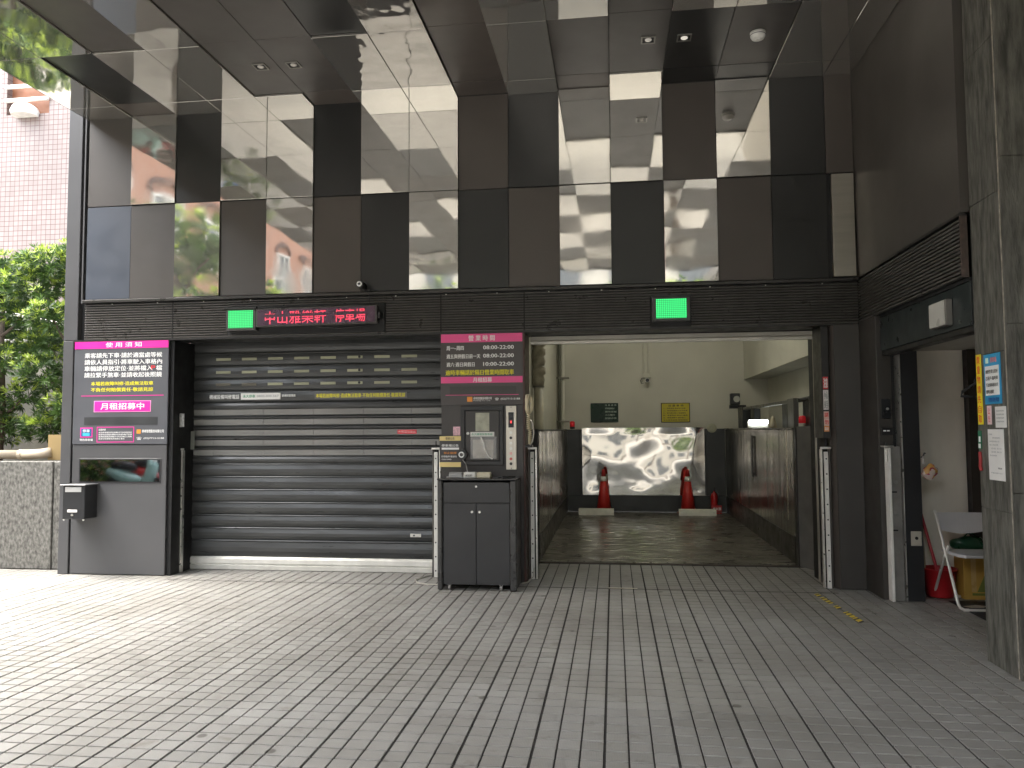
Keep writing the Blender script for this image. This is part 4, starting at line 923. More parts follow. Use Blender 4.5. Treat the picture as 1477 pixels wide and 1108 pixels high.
obj('bottom_bar', prof_x(bmesh.new(), -.84, 1.985, [(8.02, 2.372), (7.975, 2.372), (7.97, 2.400), (7.985, 2.407), (7.972, 2.414), (7.975, 2.452), (8.02, 2.455)]), mat('bar_silver', (.48, .46, .40), .4, metal=.3, var=.1, scale=5), t)
obj('slat_pack', bx(-.84, 1.985, 8.022, 8.15, 2.40, 2.9), EDGE, t)
# platform
PF = mat('platform_steel', (.13, .12, .10), .34, var=.4, scale=2.2, metal=.3, rvar=.2, bump=.10, bscale=16, stretch=(.7, 2.2, 1), dark=(.055, .048, .038))
PL = thing('lift_platform', 'wet dark steel car lift platform inside the open bay', 'car lift', (.55, 11.5, 0))
obj('deck', bx(-.85, 1.97, 8.89, 14.30, -.02, .004), PF, PL)
obj('front_edge', bx(-.85, 1.97, 8.855, 8.886, -.02, .008, bev=.003), mat('edge_rust', (.05, .038, .028), .5, var=.5, scale=15), PL)
bm = bmesh.new()
for k in range(15): lathe(bm, -.72+.185*k, 8.94, [(.012, .004), (.012, .008), (.005, .010)], 8)
obj('rivets', bm, EDGE, PL)
WM = mat('side_panel_steel', (.30, .28, .23), .22, metal=.9, var=.3, scale=1.0, rvar=.08, bump=.5, bscale=1.3, stretch=(1, 2.6, .5), dark=(.15, .135, .11))
ys = [14.28, 13.57, 12.79, 11.95, 11.21, 10.51, 9.70, 8.99]
for a, b in zip(ys[:-1], ys[1:]):
    obj('side_panel', bx(1.965, 1.99, b+.004, a-.004, .30, 1.478, bev=.006), WM, PL)
    obj('kick_panel', bx(1.962, 1.99, b+.002, a-.002, .005, .297, bev=.003), mat('kick_dark', (.05, .046, .040), .35, metal=.5, var=.4, scale=3), PL)
obj('side_rail', bx(1.955, 2.32, 8.99, 14.28, 1.480, 1.496, bev=.003), mat('rail_dark', (.10, .09, .07), .3, metal=.5), PL)
obj('grab_bar', bx(1.938, 1.954, 11.43, 11.50, .81, 1.39, bev=.003), PLASTICK, PL)
for z in (.84, 1.36): obj('bar_mount', bx(1.95, 1.966, 11.45, 11.48, z, z+.02), PLASTICK, PL)
ysl = [14.28, 13.6, 12.9, 12.2, 11.5, 10.8, 10.1, 9.4, 8.92]
for a, b in zip(ysl[:-1], ysl[1:]): obj('side_panel', bx(-.875, -.85, b+.004, a-.004, .30, 1.478, bev=.006), WM, PL); obj('kick_panel', bx(-.875, -.847, b+.002, a-.002, .005, .297), mat('kick_dark', (.05, .046, .040), .35, metal=.5, var=.4, scale=3), PL)
obj('side_rail', bx(-1.0, -.845, 8.90, 14.28, 1.480, 1.496, bev=.003), EDGE, PL)
obj('front_frame', bx(-.93, -.852, 8.80, 8.885, 0, 1.50, bev=.004), EDGE, PL)
BKP = mat('back_panel', (.030, .032, .032), .4, var=.2, scale=2)
obj('back_panel', bx(-.85, -.60, 14.30, 14.36, .30, 1.49, bev=.004), BKP, PL); obj('back_panel', bx(1.62, 1.965, 14.30, 14.36, .30, 1.49, bev=.004), BKP, PL)
obj('back_panel', bx(-.597, 1.617, 14.315, 14.36, .30, 1.49), BKP, PL); obj('back_kick', bx(-.85, 1.965, 14.295, 14.36, .005, .297, bev=.003), BKP, PL)
obj('seal_strip', bx(1.962, 1.972, 9.30, 9.33, .45, 1.49), mat('foil', (.45, .40, .3), .3, metal=.7, var=.5, scale=60), PL)
# warped mirror foil
BULGE = [(-.35, 1.35, .38, .030), (.0, .92, .36, -.034), (.30, 1.38, .42, -.036), (.72, .98, .40, .040), (1.12, 1.42, .36, .030), (1.38, 1.0, .42, -.036), (.45, .50, .34, .022), (-.40, .62, .30, .024), (1.05, .52, .32, -.022)]
def foil():
    bm = bmesh.new(); nx, nz = 70, 40; x0, x1, z0, z1 = -.575, 1.60, .305, 1.515; V = []
    for j in range(nz+1):
        row = []
        for i in range(nx+1):
            u, v = i/nx, j/nz; X = x0+u*(x1-x0); Z = z0+v*(z1-z0)
            e = min(1, min(u, 1-u)*14)*min(1, min(v, 1-v)*10)
            d = .012*noise.noise(Vector((X*1.6+3.1, Z*1.7, 0)))
            for (bxx, bz, br, ba) in BULGE:
                q = ((X-bxx)**2+(Z-bz)**2)/br**2
                if q < 1: d += .26*ba*(1-q)**2
            d += .0010*noise.noise(Vector((X*8, Z*9, 4)))*max(0, 1-v*1.8)*2
            row.append(bm.verts.new((X, 14.285+d*e-.012, Z)))
        V.append(row)
    for j in range(nz):
        for i in range(nx): bm.faces.new((V[j][i], V[j][i+1], V[j+1][i+1], V[j+1][i]))
    return bm
m, N, L, P = nodes_of('mirror_foil'); P.inputs['Metallic'].default_value = 1; P.inputs['Base Color'].default_value = (.62, .59, .53, 1); P.inputs['Roughness'].default_value = .07; MFOIL = m
t = thing('mirror_sheet', 'warped reflective mirror sheet fixed on the back wall of the lift platform', 'mirror', (.5, 14.28, .3))
obj('foil', foil(), MFOIL, t, smooth=True)
obj('backing', bx(-.575, 1.60, 14.3125, 14.3145, .305, 1.515), BKP, t)
# grey leaf at the front right of the platform
o = thing('concrete_upstand', 'low grey concrete wall end at the right front of the open lift bay', 'low wall', (2.1, 8.7, 0))
obj('body', prism(bmesh.new(), [(1.978, 8.86), (2.150, 8.47), (2.75, 8.47), (2.75, 8.86)], 0, 1.512), mat('upstand_grey', (.14, .135, .125), .5, var=.2, scale=5, bump=.1, bscale=14), o)
obj('edge_trim', bx(1.966, 1.978, 8.86, 8.985, 0, 1.50), EDGE, o)
# wheel stops and cones
def wheel_stop(x0, x1, label):
    t = thing('wheel_stop', label, 'wheel stop', ((x0+x1)/2, 13.72, 0), 'white wheel stops on the lift platform')
    obj('block', prof_x(bmesh.new(), x0, x1, [(13.68, .006), (13.69, .105), (13.72, .115), (13.80, .115), (13.84, .006)]), mat('stop_white', (.66, .64, .56), .55, var=.12, scale=8, bump=.1), t)
    for x in (x0+.05, x1-.05): obj('bolt', cyl_y(bmesh.new(), x, .06, 13.676, 13.69, .012, 8), ALU, t)
wheel_stop(-.623, -.017, 'white wheel stop at the left end of the lift platform'); wheel_stop(1.088, 1.712, 'white wheel stop at the right end of the lift platform')
CR = mat('cone_red', (.50, .025, .02), .42, var=.1); CW = mat('cone_band', (.75, .74, .68), .4)
def cone(x, label, double=False):
    y = 14.02
    t = thing('traffic_cone', label, 'traffic cone', (x, y, 0), 'red traffic cones behind the wheel stops')
    obj('base', bx(x-.17, x+.17, y-.15, y+.15, .005, .03, bev=.006), CR, t)
    r_at = lambda z: .135-(.135-.034)*(z-.03)/.70
    bm = bmesh.new(); lathe(bm, x, y, [(r_at(.03), .030), (r_at(.57), .57)], 24); obj('body', bm, CR, t, smooth=True)
    bm = bmesh.new(); lathe(bm, x, y, [(r_at(.57)+.001, .571), (r_at(.655)+.001, .655)], 24); obj('white_band', bm, CW, t, smooth=True)
    bm = bmesh.new(); lathe(bm, x, y, [(r_at(.656), .656), (r_at(.76), .76), (.022, .782)], 24); obj('tip', bm, CR, t, smooth=True)
    if double:
        bm = bmesh.new(); lathe(bm, x-.035, y+.05, [(.05, .56), (.032, .74), (.02, .762)], 20); obj('inner_cone', bm, CR, t, smooth=True)
cone(-.19, 'red cone with white band in front of the mirror sheet, left one'); cone(1.27, 'red cone with doubled tip in front of the mirror sheet, right one', True)
# extinguisher
t = thing('fire_extinguisher', 'red fire extinguisher in a red stand in the back right corner of the platform', 'fire extinguisher', (1.76, 14.1, 0))
bm = bmesh.new(); lathe(bm, 1.735, 14.14, [(.05, .03), (.058, .05), (.058, .30), (.045, .35), (.018, .37), (.018, .40)], 18); obj('cylinder', bm, mat('ext_red', (.40, .015, .015), .3), t, smooth=True)
bm = bmesh.new(); box(bm, 1.715, 1.76, 14.10, 14.16, .40, .42); tube(bm, [(1.735, 14.12, .42), (1.735, 14.05, .46)], .008, 6); obj('valve', bm, PLASTICK, t)
bm = bmesh.new(); tube(bm, [(1.75, 14.10, .40), (1.80, 14.06, .36), (1.80, 14.06, .24), (1.78, 14.07, .18)], .009, 6); obj('hose', bm, PLASTICK, t)
s_ = obj('stand', bx(1.675, 1.848, 14.02, 14.04, .045, .155, bev=.003), mat('ext_red', (.40, .015, .015), .3), t); text('滅火器', WHITE, t, 1.69, 1.835, .070, .120, 14.0185)
obj('stand_base', bx(1.675, 1.848, 14.04, 14.20, .006, .03), mat('ext_red', (.40, .015, .015), .3), t)
# notices on the back wall
t = thing('green_notice', 'dark glossy green notice with white text on the cream back wall', 'notice', (-.17, 14.9, 1.62))
obj('board', bx(-.430, .090, 14.895, 14.918, 1.624, 1.985, bev=.003), mat('notice_green', (.008, .030, .016), .28, rvar=.05, spec=.25), t)
for k, s in enumerate(('注 意 事 項', '停車請熄火', '請勿逗留', '小心慢行', '謝謝合作')): text(s, mat('pale_text', (.45, .55, .45), .5), t, -.16, .055-.03*(k % 2), 1.930-k*.062, 1.962-k*.062, 14.8935)
t = thing('yellow_notice', 'yellow notice with black Chinese rules on the cream back wall', 'notice', (1.155, 14.9, 1.61))
obj('frame', bx(.885, 1.420, 14.900, 14.918, 1.610, 1.978, bev=.003), mat('frame_black', (.03, .03, .02), .4), t)
obj('board', bx(.900, 1.405, 14.896, 14.8995, 1.624, 1.964), mat('board_yellow', (.55, .46, .03), .5, var=.1), t)
text('注 意 事 項', INK, t, 1.02, 1.30, 1.905, 1.945, 14.895, bold=.03)
for k, s in enumerate(('一、限高停車‧請依指示停放', '二、停妥後請熄火拉手煞車', '三、車內禁止留人‧請速離開', '四、貴重物品‧請自行攜帶', '五、機械運轉中‧嚴禁進入', '永大停車設備 服務電話')): text(s, INK, t, .925, 1.34+.03*(k % 2), 1.862-k*.044, 1.886-k*.044, 14.895, bold=.02)
t = thing('bay_camera', 'small camera under twin conduits high on the cream back wall', 'security camera', (.65, 14.88, 2.4))
for x in (.575, .665): bm = bmesh.new(); tube(bm, [(x, 14.90, 4.4), (x, 14.90, 2.52)], .014, 8); obj('conduit', bm, CREAM, t)
obj('junction_box', bx(.545, .700, 14.84, 14.918, 2.455, 2.53, bev=.004), CREAM, t)
bm = bmesh.new(); cyl_y(bm, .635, 2.40, 14.74, 14.86, .045, 14); obj('body', bm, WHITEM, t); bm = bmesh.new(); cyl_y(bm, .635, 2.40, 14.73, 14.7395, .034, 14); obj('lens', bm, PLASTICK, t)
bm = bmesh.new(); tube(bm, [(.55, 14.86, 2.46), (.51, 14.84, 2.40), (.53, 14.82, 2.34), (.57, 14.85, 2.35)], .008, 6); obj('cable', bm, PLASTICK, t)
# pipes
t = thing('wall_pipes', 'thin cream pipe and dark conduit running up the back left corner', 'pipe', (-.9, 14.2, 0))
bm = bmesh.new(); tube(bm, [(-.965, 14.12, .9), (-.965, 14.12, 4.4)], .028, 10); obj('pipe', bm, mat('conduit_dark', (.10, .10, .07), .5), t)
bm = bmesh.new(); tube(bm, [(-.905, 14.16, .9), (-.905, 14.16, 4.4)], .030, 10); obj('pipe', bm, CREAM, t)
for z in (1.62, 2.41, 3.2): obj('clip', bx(-1.02, -.79, 14.09, 14.19, z, z+.03), mat('clip', (.2, .19, .15), .5), t)
t = thing('drain_pipe', 'thick cream drain pipe with wrapped joints just inside the left of the open bay', 'pipe', (-.94, 10, 0))
bm = bmesh.new(); tube(bm, [(-.945, 9.9, .5), (-.945, 9.9, 2.05)], .062, 14); obj('pipe', bm, mat('pipe_cream', (.46, .43, .33), .5), t, smooth=True)
bm = bmesh.new(); pts = [(-.945+random.uniform(-.012, .012), 9.9, 2.05+.035*k) for k in range(26)]; rads = [.066+.022*abs(math.sin(k*.9))+random.uniform(-.006, .006) for k in range(26)]
tube(bm, pts, rads, 16); obj('wrapped_joint', bm, mat('wrap', (.33, .30, .22), .6, var=.3, scale=12, bump=.4, bscale=20), t, smooth=True)
for z in (2.03, 2.12): bm = bmesh.new(); tube(bm, [(-.945, 9.9, z), (-.945, 9.9, z+.02)], .075, 14); obj('clamp', bm, mat('clip', (.2, .19, .15), .5), t)
# beacons
def beacon(x, y, z, r, label, grey):
    t = thing('warning_beacon', label, 'warning light', (x, y, z), 'red warning beacons in the bay')
    bm = bmesh.new(); lathe(bm, x, y, [(r, z), (r, z+r*.9)], 16); obj('base', bm, grey, t)
    bm = bmesh.new(); lathe(bm, x, y, [(r*.95, z+r*.9), (r*.95, z+r*2.4), (r*.7, z+r*2.9), (r*.2, z+r*3.0)], 16); obj('dome', bm, mat('beacon_red', (.50, .01, .02), .2, emit=(1, .05, .05), estr=.01), t, smooth=True)
beacon(-.745, 14.2, 1.497, .048, 'small dark red beacon on the left corner of the platform wall', PLASTICK)
beacon(2.155, 9.35, 1.512, .042, 'red beacon with white base beside the black frame at right', WHITEM)
bm = bmesh.new(); lathe(bm, 0, 0, [(.085, 0), (.085, .02), (.05, .03)], 20); bmesh.ops.rotate(bm, verts=bm.verts, cent=(0, 0, 0), matrix=Matrix.Rotation(R(90), 3, 'X')); bmesh.ops.translate(bm, verts=bm.verts, vec=(1.735, 14.28, 1.50))
tag(obj('round_sensor', bm, mat('sensor_cream', (.34, .33, .24), .5)), 'round cream disc above the back right edge of the mirror sheet', 'sensor')
# machine frame on the right side wall
t = thing('door_motor_frame', 'black steel arm and motor housing standing on the right platform wall', 'machine', (2.2, 11, 1.5))
BKM = mat('machine_black', (.018, .019, .02), .4); AR = mat('arm_grey', (.12, .12, .11), .35, metal=.5)
obj('arm', bx(2.16, 2.22, 9.55, 13.5, 1.80, 1.845, bev=.003), AR, t)
obj('end_bracket', bx(2.02, 2.30, 14.05, 14.12, 1.84, 1.90), BKM, t)
obj('post', bx(2.16, 2.30, 13.55, 14.05, 1.498, 1.86, bev=.004), BKM, t)
obj('post', bx(2.18, 2.28, 12.6, 12.9, 1.498, 1.80, bev=.004), BKM, t); obj('post', bx(2.14, 2.24, 10.05, 10.35, 1.498, 1.80, bev=.004), BKM, t)
obj('motor_box', bx(2.02, 2.18, 13.9, 14.04, 1.90, 2.10, bev=.008), BKM, t)
obj('gauge', cyl_y(bmesh.new(), 2.12, 2.0, 13.885, 13.8995, .055, 16), mat('gauge_face', (.45, .45, .40), .4), t)
obj('plate', bx(2.12, 2.18, 9.62, 9.95, 1.498, 1.85, bev=.004), mat('plate_grey2', (.13, .13, .12), .4), t)
bm = bmesh.new(); box(bm, 2.20, 2.215, 9.0, 9.5, 1.512, 1.82); obj('guard', bm, BKM, t)
bm = bmesh.new(); tube(bm, [(2.18, 9.52, 1.83), (2.18, 9.10, 1.835), (2.18, 8.98, 1.80), (2.18, 8.95, 1.74), (2.18, 8.95, 1.512)], .018, 8); obj('guard_tube', bm, BKM, t)
t = thing('lit_lamp', 'small lit white LED batten on top of the right platform wall', 'lamp', (2.1, 12, 1.5))
obj('body', bx(1.985, 2.275, 11.98, 12.06, 1.5, 1.585, bev=.004), WHITEM, t)
obj('tube', bx(1.99, 2.27, 11.955, 11.979, 1.565, 1.615, bev=.006), mat('lamp_tube', (.9, .9, .9), .3, emit=(.93, 1, .96), estr=2), t)
bm = bmesh.new(); lathe(bm, 2.13, 10.9, [(.048, 1.5), (.05, 1.53), (.035, 1.60), (.02, 1.64), (.008, 1.66)], 14); 
tag(obj('cloth_bundle', bm, mat('cloth', (.55, .50, .38), .8), smooth=True), 'small pale cone of folded cloth on the platform wall right of the lit lamp', 'cloth')
# ceiling tube lamp of the bay, the source of its light
t = thing('bay_ceiling_lamp', 'fluorescent ceiling batten that lights the lift bay, above the opening', 'lamp', (.4, 11.2, 4.3))
obj('fitting', bx(-.3, 1.1, 11.15, 11.30, 4.34, 4.40), WHITEM, t)
obj('tube', bx(-.28, 1.08, 11.19, 11.26, 4.30, 4.338, bev=.01), mat('bay_tube', (.9, .9, .9), .3, emit=(1, .97, .84), estr=9.5), t)

# ================================================================== LEFT: PLANTER, SHRUBS, BUILDINGS
t = thing('planter_wall', 'rough grey bush hammered stone planter wall left of the facade', 'planter wall', (-8, 8.0, 0))
RS_ = mat('hammered_stone', (.15, .145, .13), .85, var=.55, scale=34, bump=.9, bscale=60, dark=(.065, .062, .055), stretch=(1, 1, .55))
obj('front_wall', bx(-6.14, -5.87, 7.93, 8.10, 0, 1.172, bev=.006), RS_, t)
obj('front_wall', bx(-9.3, -6.146, 7.915, 8.10, 0, 1.176, bev=.006), RS_, t); obj('front_wall', bx(-12.5, -9.306, 7.915, 8.10, -.16, 1.176, bev=.006), RS_, t)
obj('soil', bx(-12.5, -5.87, 8.102, 9.9, 0, 1.10), mat('soil', (.06, .045, .03), .95, var=.4, scale=20, bump=.8, bscale=40), t)
o = thing('garden_wall', 'stained grey concrete wall behind the planter shrubs', 'wall', (-9, 10, 0))
obj('body', bx(-13, -5.9, 9.9, 10.1, 0, 2.75, bev=.006), mat('stained_wall', (.30, .29, .26), .85, var=.4, scale=2.2, bump=.2, bscale=30, dark=(.13, .13, .115)), o)
obj('coping', bx(-13, -5.9, 9.86, 10.14, 2.752, 2.80, bev=.006), mat('coping', (.45, .44, .40), .7), o)
t = thing('planter_pipe', 'beige plastic pipe lying along the top of the planter wall', 'pipe', (-7, 8.2, 1.2))
PB = mat('pipe_beige', (.50, .42, .32), .45, var=.1)
bm = bmesh.new(); tube(bm, [(-9, 8.20, 1.245), (-6.78, 8.20, 1.245)], .052, 14); obj('pipe', bm, PB, t, smooth=True)
bm = bmesh.new(); tube(bm, [(-6.78, 8.20, 1.245), (-6.74, 8.20, 1.245)], .060, 14); obj('collar', bm, PB, t); bm = bmesh.new(); tube(bm, [(-6.74, 8.20, 1.245), (-6.52, 8.20, 1.252), (-6.40, 8.20, 1.27)], .056, 14); obj('bend', bm, PB, t, smooth=True)
t = thing('pipe_flap', 'tan cardboard flap at the end of the beige pipe', 'cardboard', (-6.3, 8.25, 1.18))
bm = bmesh.new(); prism(bm, [(-6.44, 8.21), (-6.27, 8.26), (-6.27, 8.268), (-6.44, 8.218)], 1.18, 1.47); obj('front', bm, mat('card', (.38, .27, .12), .7), t)
bm = bmesh.new(); prism(bm, [(-6.265, 8.26), (-6.24, 8.40), (-6.246, 8.40), (-6.272, 8.26)], 1.18, 1.42); obj('side', bm, mat('card', (.38, .27, .12), .7), t)

LEAFD = mat('leaf_dark', (.045, .085, .025), .45, var=.35, scale=9, spec=.4); LEAFM = mat('leaf_mid', (.075, .14, .03), .45, var=.3, scale=9); LEAFY = mat('leaf_new', (.32, .42, .06), .45, var=.25, scale=9)
for mm in (LEAFD, LEAFM, LEAFY):
    P = mm.node_tree.nodes['Principled BSDF']; N = mm.node_tree.nodes; L = mm.node_tree.links
    tr = N.new('ShaderNodeBsdfTranslucent'); mx = N.new('ShaderNodeMixShader'); mx.inputs[0].default_value = .35
    src = P.inputs['Base Color'].links[0].from_socket; L.new(src, tr.inputs[0]); L.new(P.outputs[0], mx.inputs[1]); L.new(tr.outputs[0], mx.inputs[2])
    L.new(mx.outputs[0], N['Material Output'].inputs[0])
BARK = mat('bark', (.13, .10, .08), .9, var=.4, scale=14, bump=.6, bscale=50, stretch=(1, 1, .3))
def cluster(bm, c, d, size, mi, n, rng, wid=.16):
    d = d.normalized(); a = d.orthogonal().normalized(); b = d.cross(a)
    for k in range(n):
        an = k*2.4+rng.random(); sp = rng.uniform(.35, 1.25)
        dirv = (d*math.cos(sp)+(a*math.cos(an)+b*math.sin(an))*math.sin(sp)).normalized()
        l = size*rng.uniform(.7, 1.15); wv = dirv.cross(d+Vector((.01, .02, 0))).normalized()*l*wid*.5
        p0 = c; p1 = c+dirv*l*.5; p2 = c+dirv*l+Vector((0, 0, -.08*l))
        vs = [bm.verts.new(p) for p in (p0, p1+wv, p2, p1-wv)]
        f = bm.faces.new(vs); f.material_index = mi
def crown(blobs, n, size, seed, newfrac=.65, per=12, wid=.17):
    rng = random.Random(seed); bm = bmesh.new(); tot = sum(b[3]**2 for b in blobs)
    for (bx_, by, bz, r, rz) in blobs:
        for i in range(int(n*r*r/tot)):
            v = Vector((rng.gauss(0, 1), rng.gauss(0, 1), rng.gauss(0, 1))).normalized()
            rad = r*(rng.random()**.35)
            c = Vector((bx_+v.x*rad, by+v.y*rad, bz+v.z*rad*rz))
            d = (v+Vector((0, 0, .8))).normalized()
            top = v.z > .0 or rng.random() < .25
            mi = 2 if (top and rad > .62*r and rng.random() < newfrac) else (1 if rng.random() < .5 else 0)
            cluster(bm, c, d, size*(1.0 if mi < 2 else .85), mi, per, rng, wid)
    return bm
def podocarpus(x, y, zb, h, label, seed, spread=.75, n=900):
    t = thing('shrub', label, 'shrub', (x, y, zb), 'podocarpus shrubs in the planter')
    rng = random.Random(seed); blobs = []
    pts = [(x, y, zb), (x+.03, y, zb+h*.3), (x-.02, y+.02, zb+h*.6), (x+.02, y, zb+h*.9)]
    bm = bmesh.new(); tube(bm, pts, [.055, .045, .035, .012], 8); obj('trunk', bm, BARK, t, smooth=True)
    bm = bmesh.new()
    for k in range(11):
        z = zb+h*(.12+.82*k/10); a = k*2.4+seed; rr_ = spread*(1.0-.35*abs(k/10-.55)*2)*rng.uniform(.45, .95)
        ex, ey, ez = x+rr_*math.cos(a), y+.62*rr_*math.sin(a), z+.14
        tube(bm, [(x, y, z-.12), ((x+ex)/2, (y+ey)/2, z-.02), (ex, ey, ez)], [.022, .016, .007], 5)
        blobs.append((ex, ey, ez+.05, rng.uniform(.24, .40), .62))
    for k in range(3): blobs.append((x+rng.uniform(-.3, .3), y+rng.uniform(-.2, .2), zb+h*(.88+.06*k), .33, .6))
    obj('limbs', bm, BARK, t)
    obj('crown', crown(blobs, int(n*1.15), .105, seed), [LEAFD, LEAFM, LEAFY], t)
podocarpus(-6.62, 8.75, 1.08, 2.62, 'leafy shrub with bright new growth nearest the facade column', 3, .72, 1500)
podocarpus(-7.75, 9.0, 1.08, 2.55, 'leafy shrub left of the one by the column, cut by the photo edge', 8, .8, 1300)
podocarpus(-9.3, 9.1, 1.08, 2.7, 'leafy shrub third from the column in the planter', 12, .8, 800)
podocarpus(-10.9, 9.2, 1.08, 2.6, 'leafy shrub at the far left end of the planter', 19, .8, 700)
def tree(x, y, h, r, label, seed, n=900):
    t = thing('street_tree', label, 'tree', (x, y, -.15), 'trees along the street')
    rng = random.Random(seed); bm = bmesh.new(); tube(bm, [(x, y, -.16), (x+.1, y, h*.3), (x-.05, y+.1, h*.6), (x, y, h*.9)], [.20, .16, .11, .03], 10); obj('trunk', bm, BARK, t, smooth=True)
    bm = bmesh.new(); blobs = []
    for k in range(10):
        a = k*2.4; z = h*(.35+.5*k/10); q = r*rng.uniform(.5, .9); e = (x+q*math.cos(a), y+q*math.sin(a), z+.6)
        tube(bm, [(x, y, z-.3), ((x+e[0])/2, (y+e[1])/2, z+.2), e], [.07, .05, .02], 6); blobs.append((e[0], e[1], e[2]+.2, r*rng.uniform(.38, .6), .75))
    blobs.append((x, y, h*.92, r*.6, .7)); obj('limbs', bm, BARK, t)
    obj('crown', crown(blobs, n, .26, seed, .4, 12, .28), [LEAFD, LEAFM, LEAFY], t)
tree(-9.6, -.8, 6.2, 1.9, 'broad green street tree reflected in the left mirror panels', 5)
tree(-11.5, 4.4, 5.6, 1.9, 'green street tree across from the planter end', 6)
tree(-14.5, 12.6, 5.2, 2.0, 'green tree standing behind the concrete wall, left', 7)
tree(-10.8, 12.2, 3.7, 1.5, 'green tree close behind the concrete wall, right', 9)
tree(-4.2, -11.5, 6.5, 2.2, 'green street tree behind the forecourt, left', 14); tree(2.2, -12.5, 6.5, 2.2, 'green street tree behind the forecourt, right', 15)

# pink tiled building with mosaic grid
def mosaic_mat():
    m, N, L, P = nodes_of('pink_mosaic'); g = N.new('ShaderNodeNewGeometry'); mp = N.new('ShaderNodeMapping'); mp.inputs['Rotation'].default_value = (R(90), 0, 0)
    L.new(g.outputs['Position'], mp.inputs[0]); b = N.new('ShaderNodeTexBrick'); b.offset = 0; b.inputs['Scale'].default_value = 1/.145
    b.inputs['Brick Width'].default_value = 1; b.inputs['Row Height'].default_value = 1; b.inputs['Mortar Size'].default_value = .06; b.inputs['Mortar Smooth'].default_value = .2
    b.inputs['Color1'].default_value = (.20, .16, .148, 1); b.inputs['Color2'].default_value = (.235, .195, .182, 1); b.inputs['Mortar'].default_value = (.09, .04, .04, 1)
    L.new(mp.outputs[0], b.inputs['Vector']); n = N.new('ShaderNodeTexNoise'); n.inputs['Scale'].default_value = .5; n.inputs['Detail'].default_value = 6
    L.new(g.outputs['Position'], n.inputs['Vector']); r = N.new('ShaderNodeValToRGB'); r.color_ramp.elements[0].color = (.62, .60, .58, 1); r.color_ramp.elements[1].position = .6
    L.new(n.outputs['Fac'], r.inputs[0]); mx = N.new('ShaderNodeMix'); mx.data_type = 'RGBA'; mx.blend_type = 'MULTIPLY'; mx.inputs[0].default_value = 1
    L.new(b.outputs[0], mx.inputs[6]); L.new(r.outputs[0], mx.inputs[7]); L.new(mx.outputs[2], P.inputs['Base Color']); P.inputs['Roughness'].default_value = .5
    return m
PB_Y = 20.0
t = thing('tiled_building', 'pale pink mosaic tiled building behind the shrubs at upper left', 'building', (-16, PB_Y, 0))
MO = mosaic_mat()
# window bay opening x -16.9..-15.6, z 11.0..12.2 approx
def s(px): return px
wx0, wx1, wz0, wz1 = -17.3, -15.95, 10.65, 12.3
for a in ((-17.5, wx0, 0, 14), (wx1, -8, 0, 14), (wx0, wx1, 0, wz0), (wx0, wx1, wz1, 14)): obj('wall', bx(a[0], a[1], PB_Y, PB_Y+.3, a[2], a[3]), MO, t)
obj('wall_side', bx(-17.5, -8, PB_Y+.302, PB_Y+6, 0, 13.9), MO, t)
wo = obj('window', bx(wx0+.002, wx1-.002, PB_Y+.20, PB_Y+.29, wz0+.002, wz1-.002), mat('orange_tile', (.22, .09, .045), .6, var=.15), t)
for z in (11.0, 11.4): obj('rail', bx(wx0-.02, wx1+.02, PB_Y-.12, PB_Y-.02, z, z+.10, bev=.02), WHITEM, wo)
bm = bmesh.new(); lathe(bm, -16.62, PB_Y-.10, [(.36, 10.55), (.38, 10.65), (.32, 10.8), (.15, 10.9)], 16); obj('basin', bm, WHITEM, wo)
t2 = thing('white_building', 'white painted neighbouring building edge at the far upper left', 'building', (-20, 21, 0))
obj('wall', bx(-26, -17.52, 20.6, 27, 0, 16), mat('white_wall', (.42, .41, .39), .7, var=.1), t2)
for z in (3, 6, 9, 12): wq = obj('window', bx(-19.6, -18.2, 20.55, 20.598, z, z+1.3), GLASSK, t2); obj('frame', bx(-19.65, -18.15, 20.56, 20.599, z-.06, z-.005), WHITEM, wq)
t = thing('corrugated_awning', 'pale slanted awning sheet poking out behind the left shrub', 'awning', (-8, 11, 3))
bm = bmesh.new(); box(bm, -10.5, -7.75, 10.3, 11.5, 3.30, 3.33, rot=(R(12), 'Y')); obj('sheet', bm, mat('awning', (.5, .48, .44), .5), t)
bm = bmesh.new(); tube(bm, [(-9, 11, 2.0), (-9, 11, 3.3)], .03, 8); tube(bm, [(-9, 11, 0), (-9, 11, 2.0)], .03, 8); obj('post', bm, ALU, t)

# brick building across the street (seen in the mirror panels)
def brickmat():
    m, N, L, P = nodes_of('orange_brick'); g = N.new('ShaderNodeNewGeometry'); sp = N.new('ShaderNodeSeparateXYZ'); cb = N.new('ShaderNodeCombineXYZ'); ad = N.new('ShaderNodeMath'); ad.operation = 'ADD'
    L.new(g.outputs['Position'], sp.inputs[0]); L.new(sp.outputs[0], ad.inputs[0]); L.new(sp.outputs[1], ad.inputs[1]); L.new(ad.outputs[0], cb.inputs[0]); L.new(sp.outputs[2], cb.inputs[1])
    b = N.new('ShaderNodeTexBrick'); b.inputs['Scale'].default_value = 5; b.inputs['Color1'].default_value = (.36, .115, .05, 1); b.inputs['Color2'].default_value = (.30, .09, .04, 1); b.inputs['Mortar'].default_value = (.5, .42, .35, 1); b.inputs['Mortar Size'].default_value = .03
    L.new(cb.outputs[0], b.inputs['Vector']); L.new(b.outputs[0], P.inputs['Base Color']); P.inputs['Roughness'].default_value = .8; return m
BR = brickmat()
t = thing('brick_building', 'orange brick building with arched windows across the street', 'building', (-15, -8, 0))
obj('wall', bx(-20, -14.5, -26, 6.5, 0, 10.5), BR, t); obj('parapet', bx(-20.1, -14.4, -26, 6.5, 10.5, 10.9), WHITEM, t)
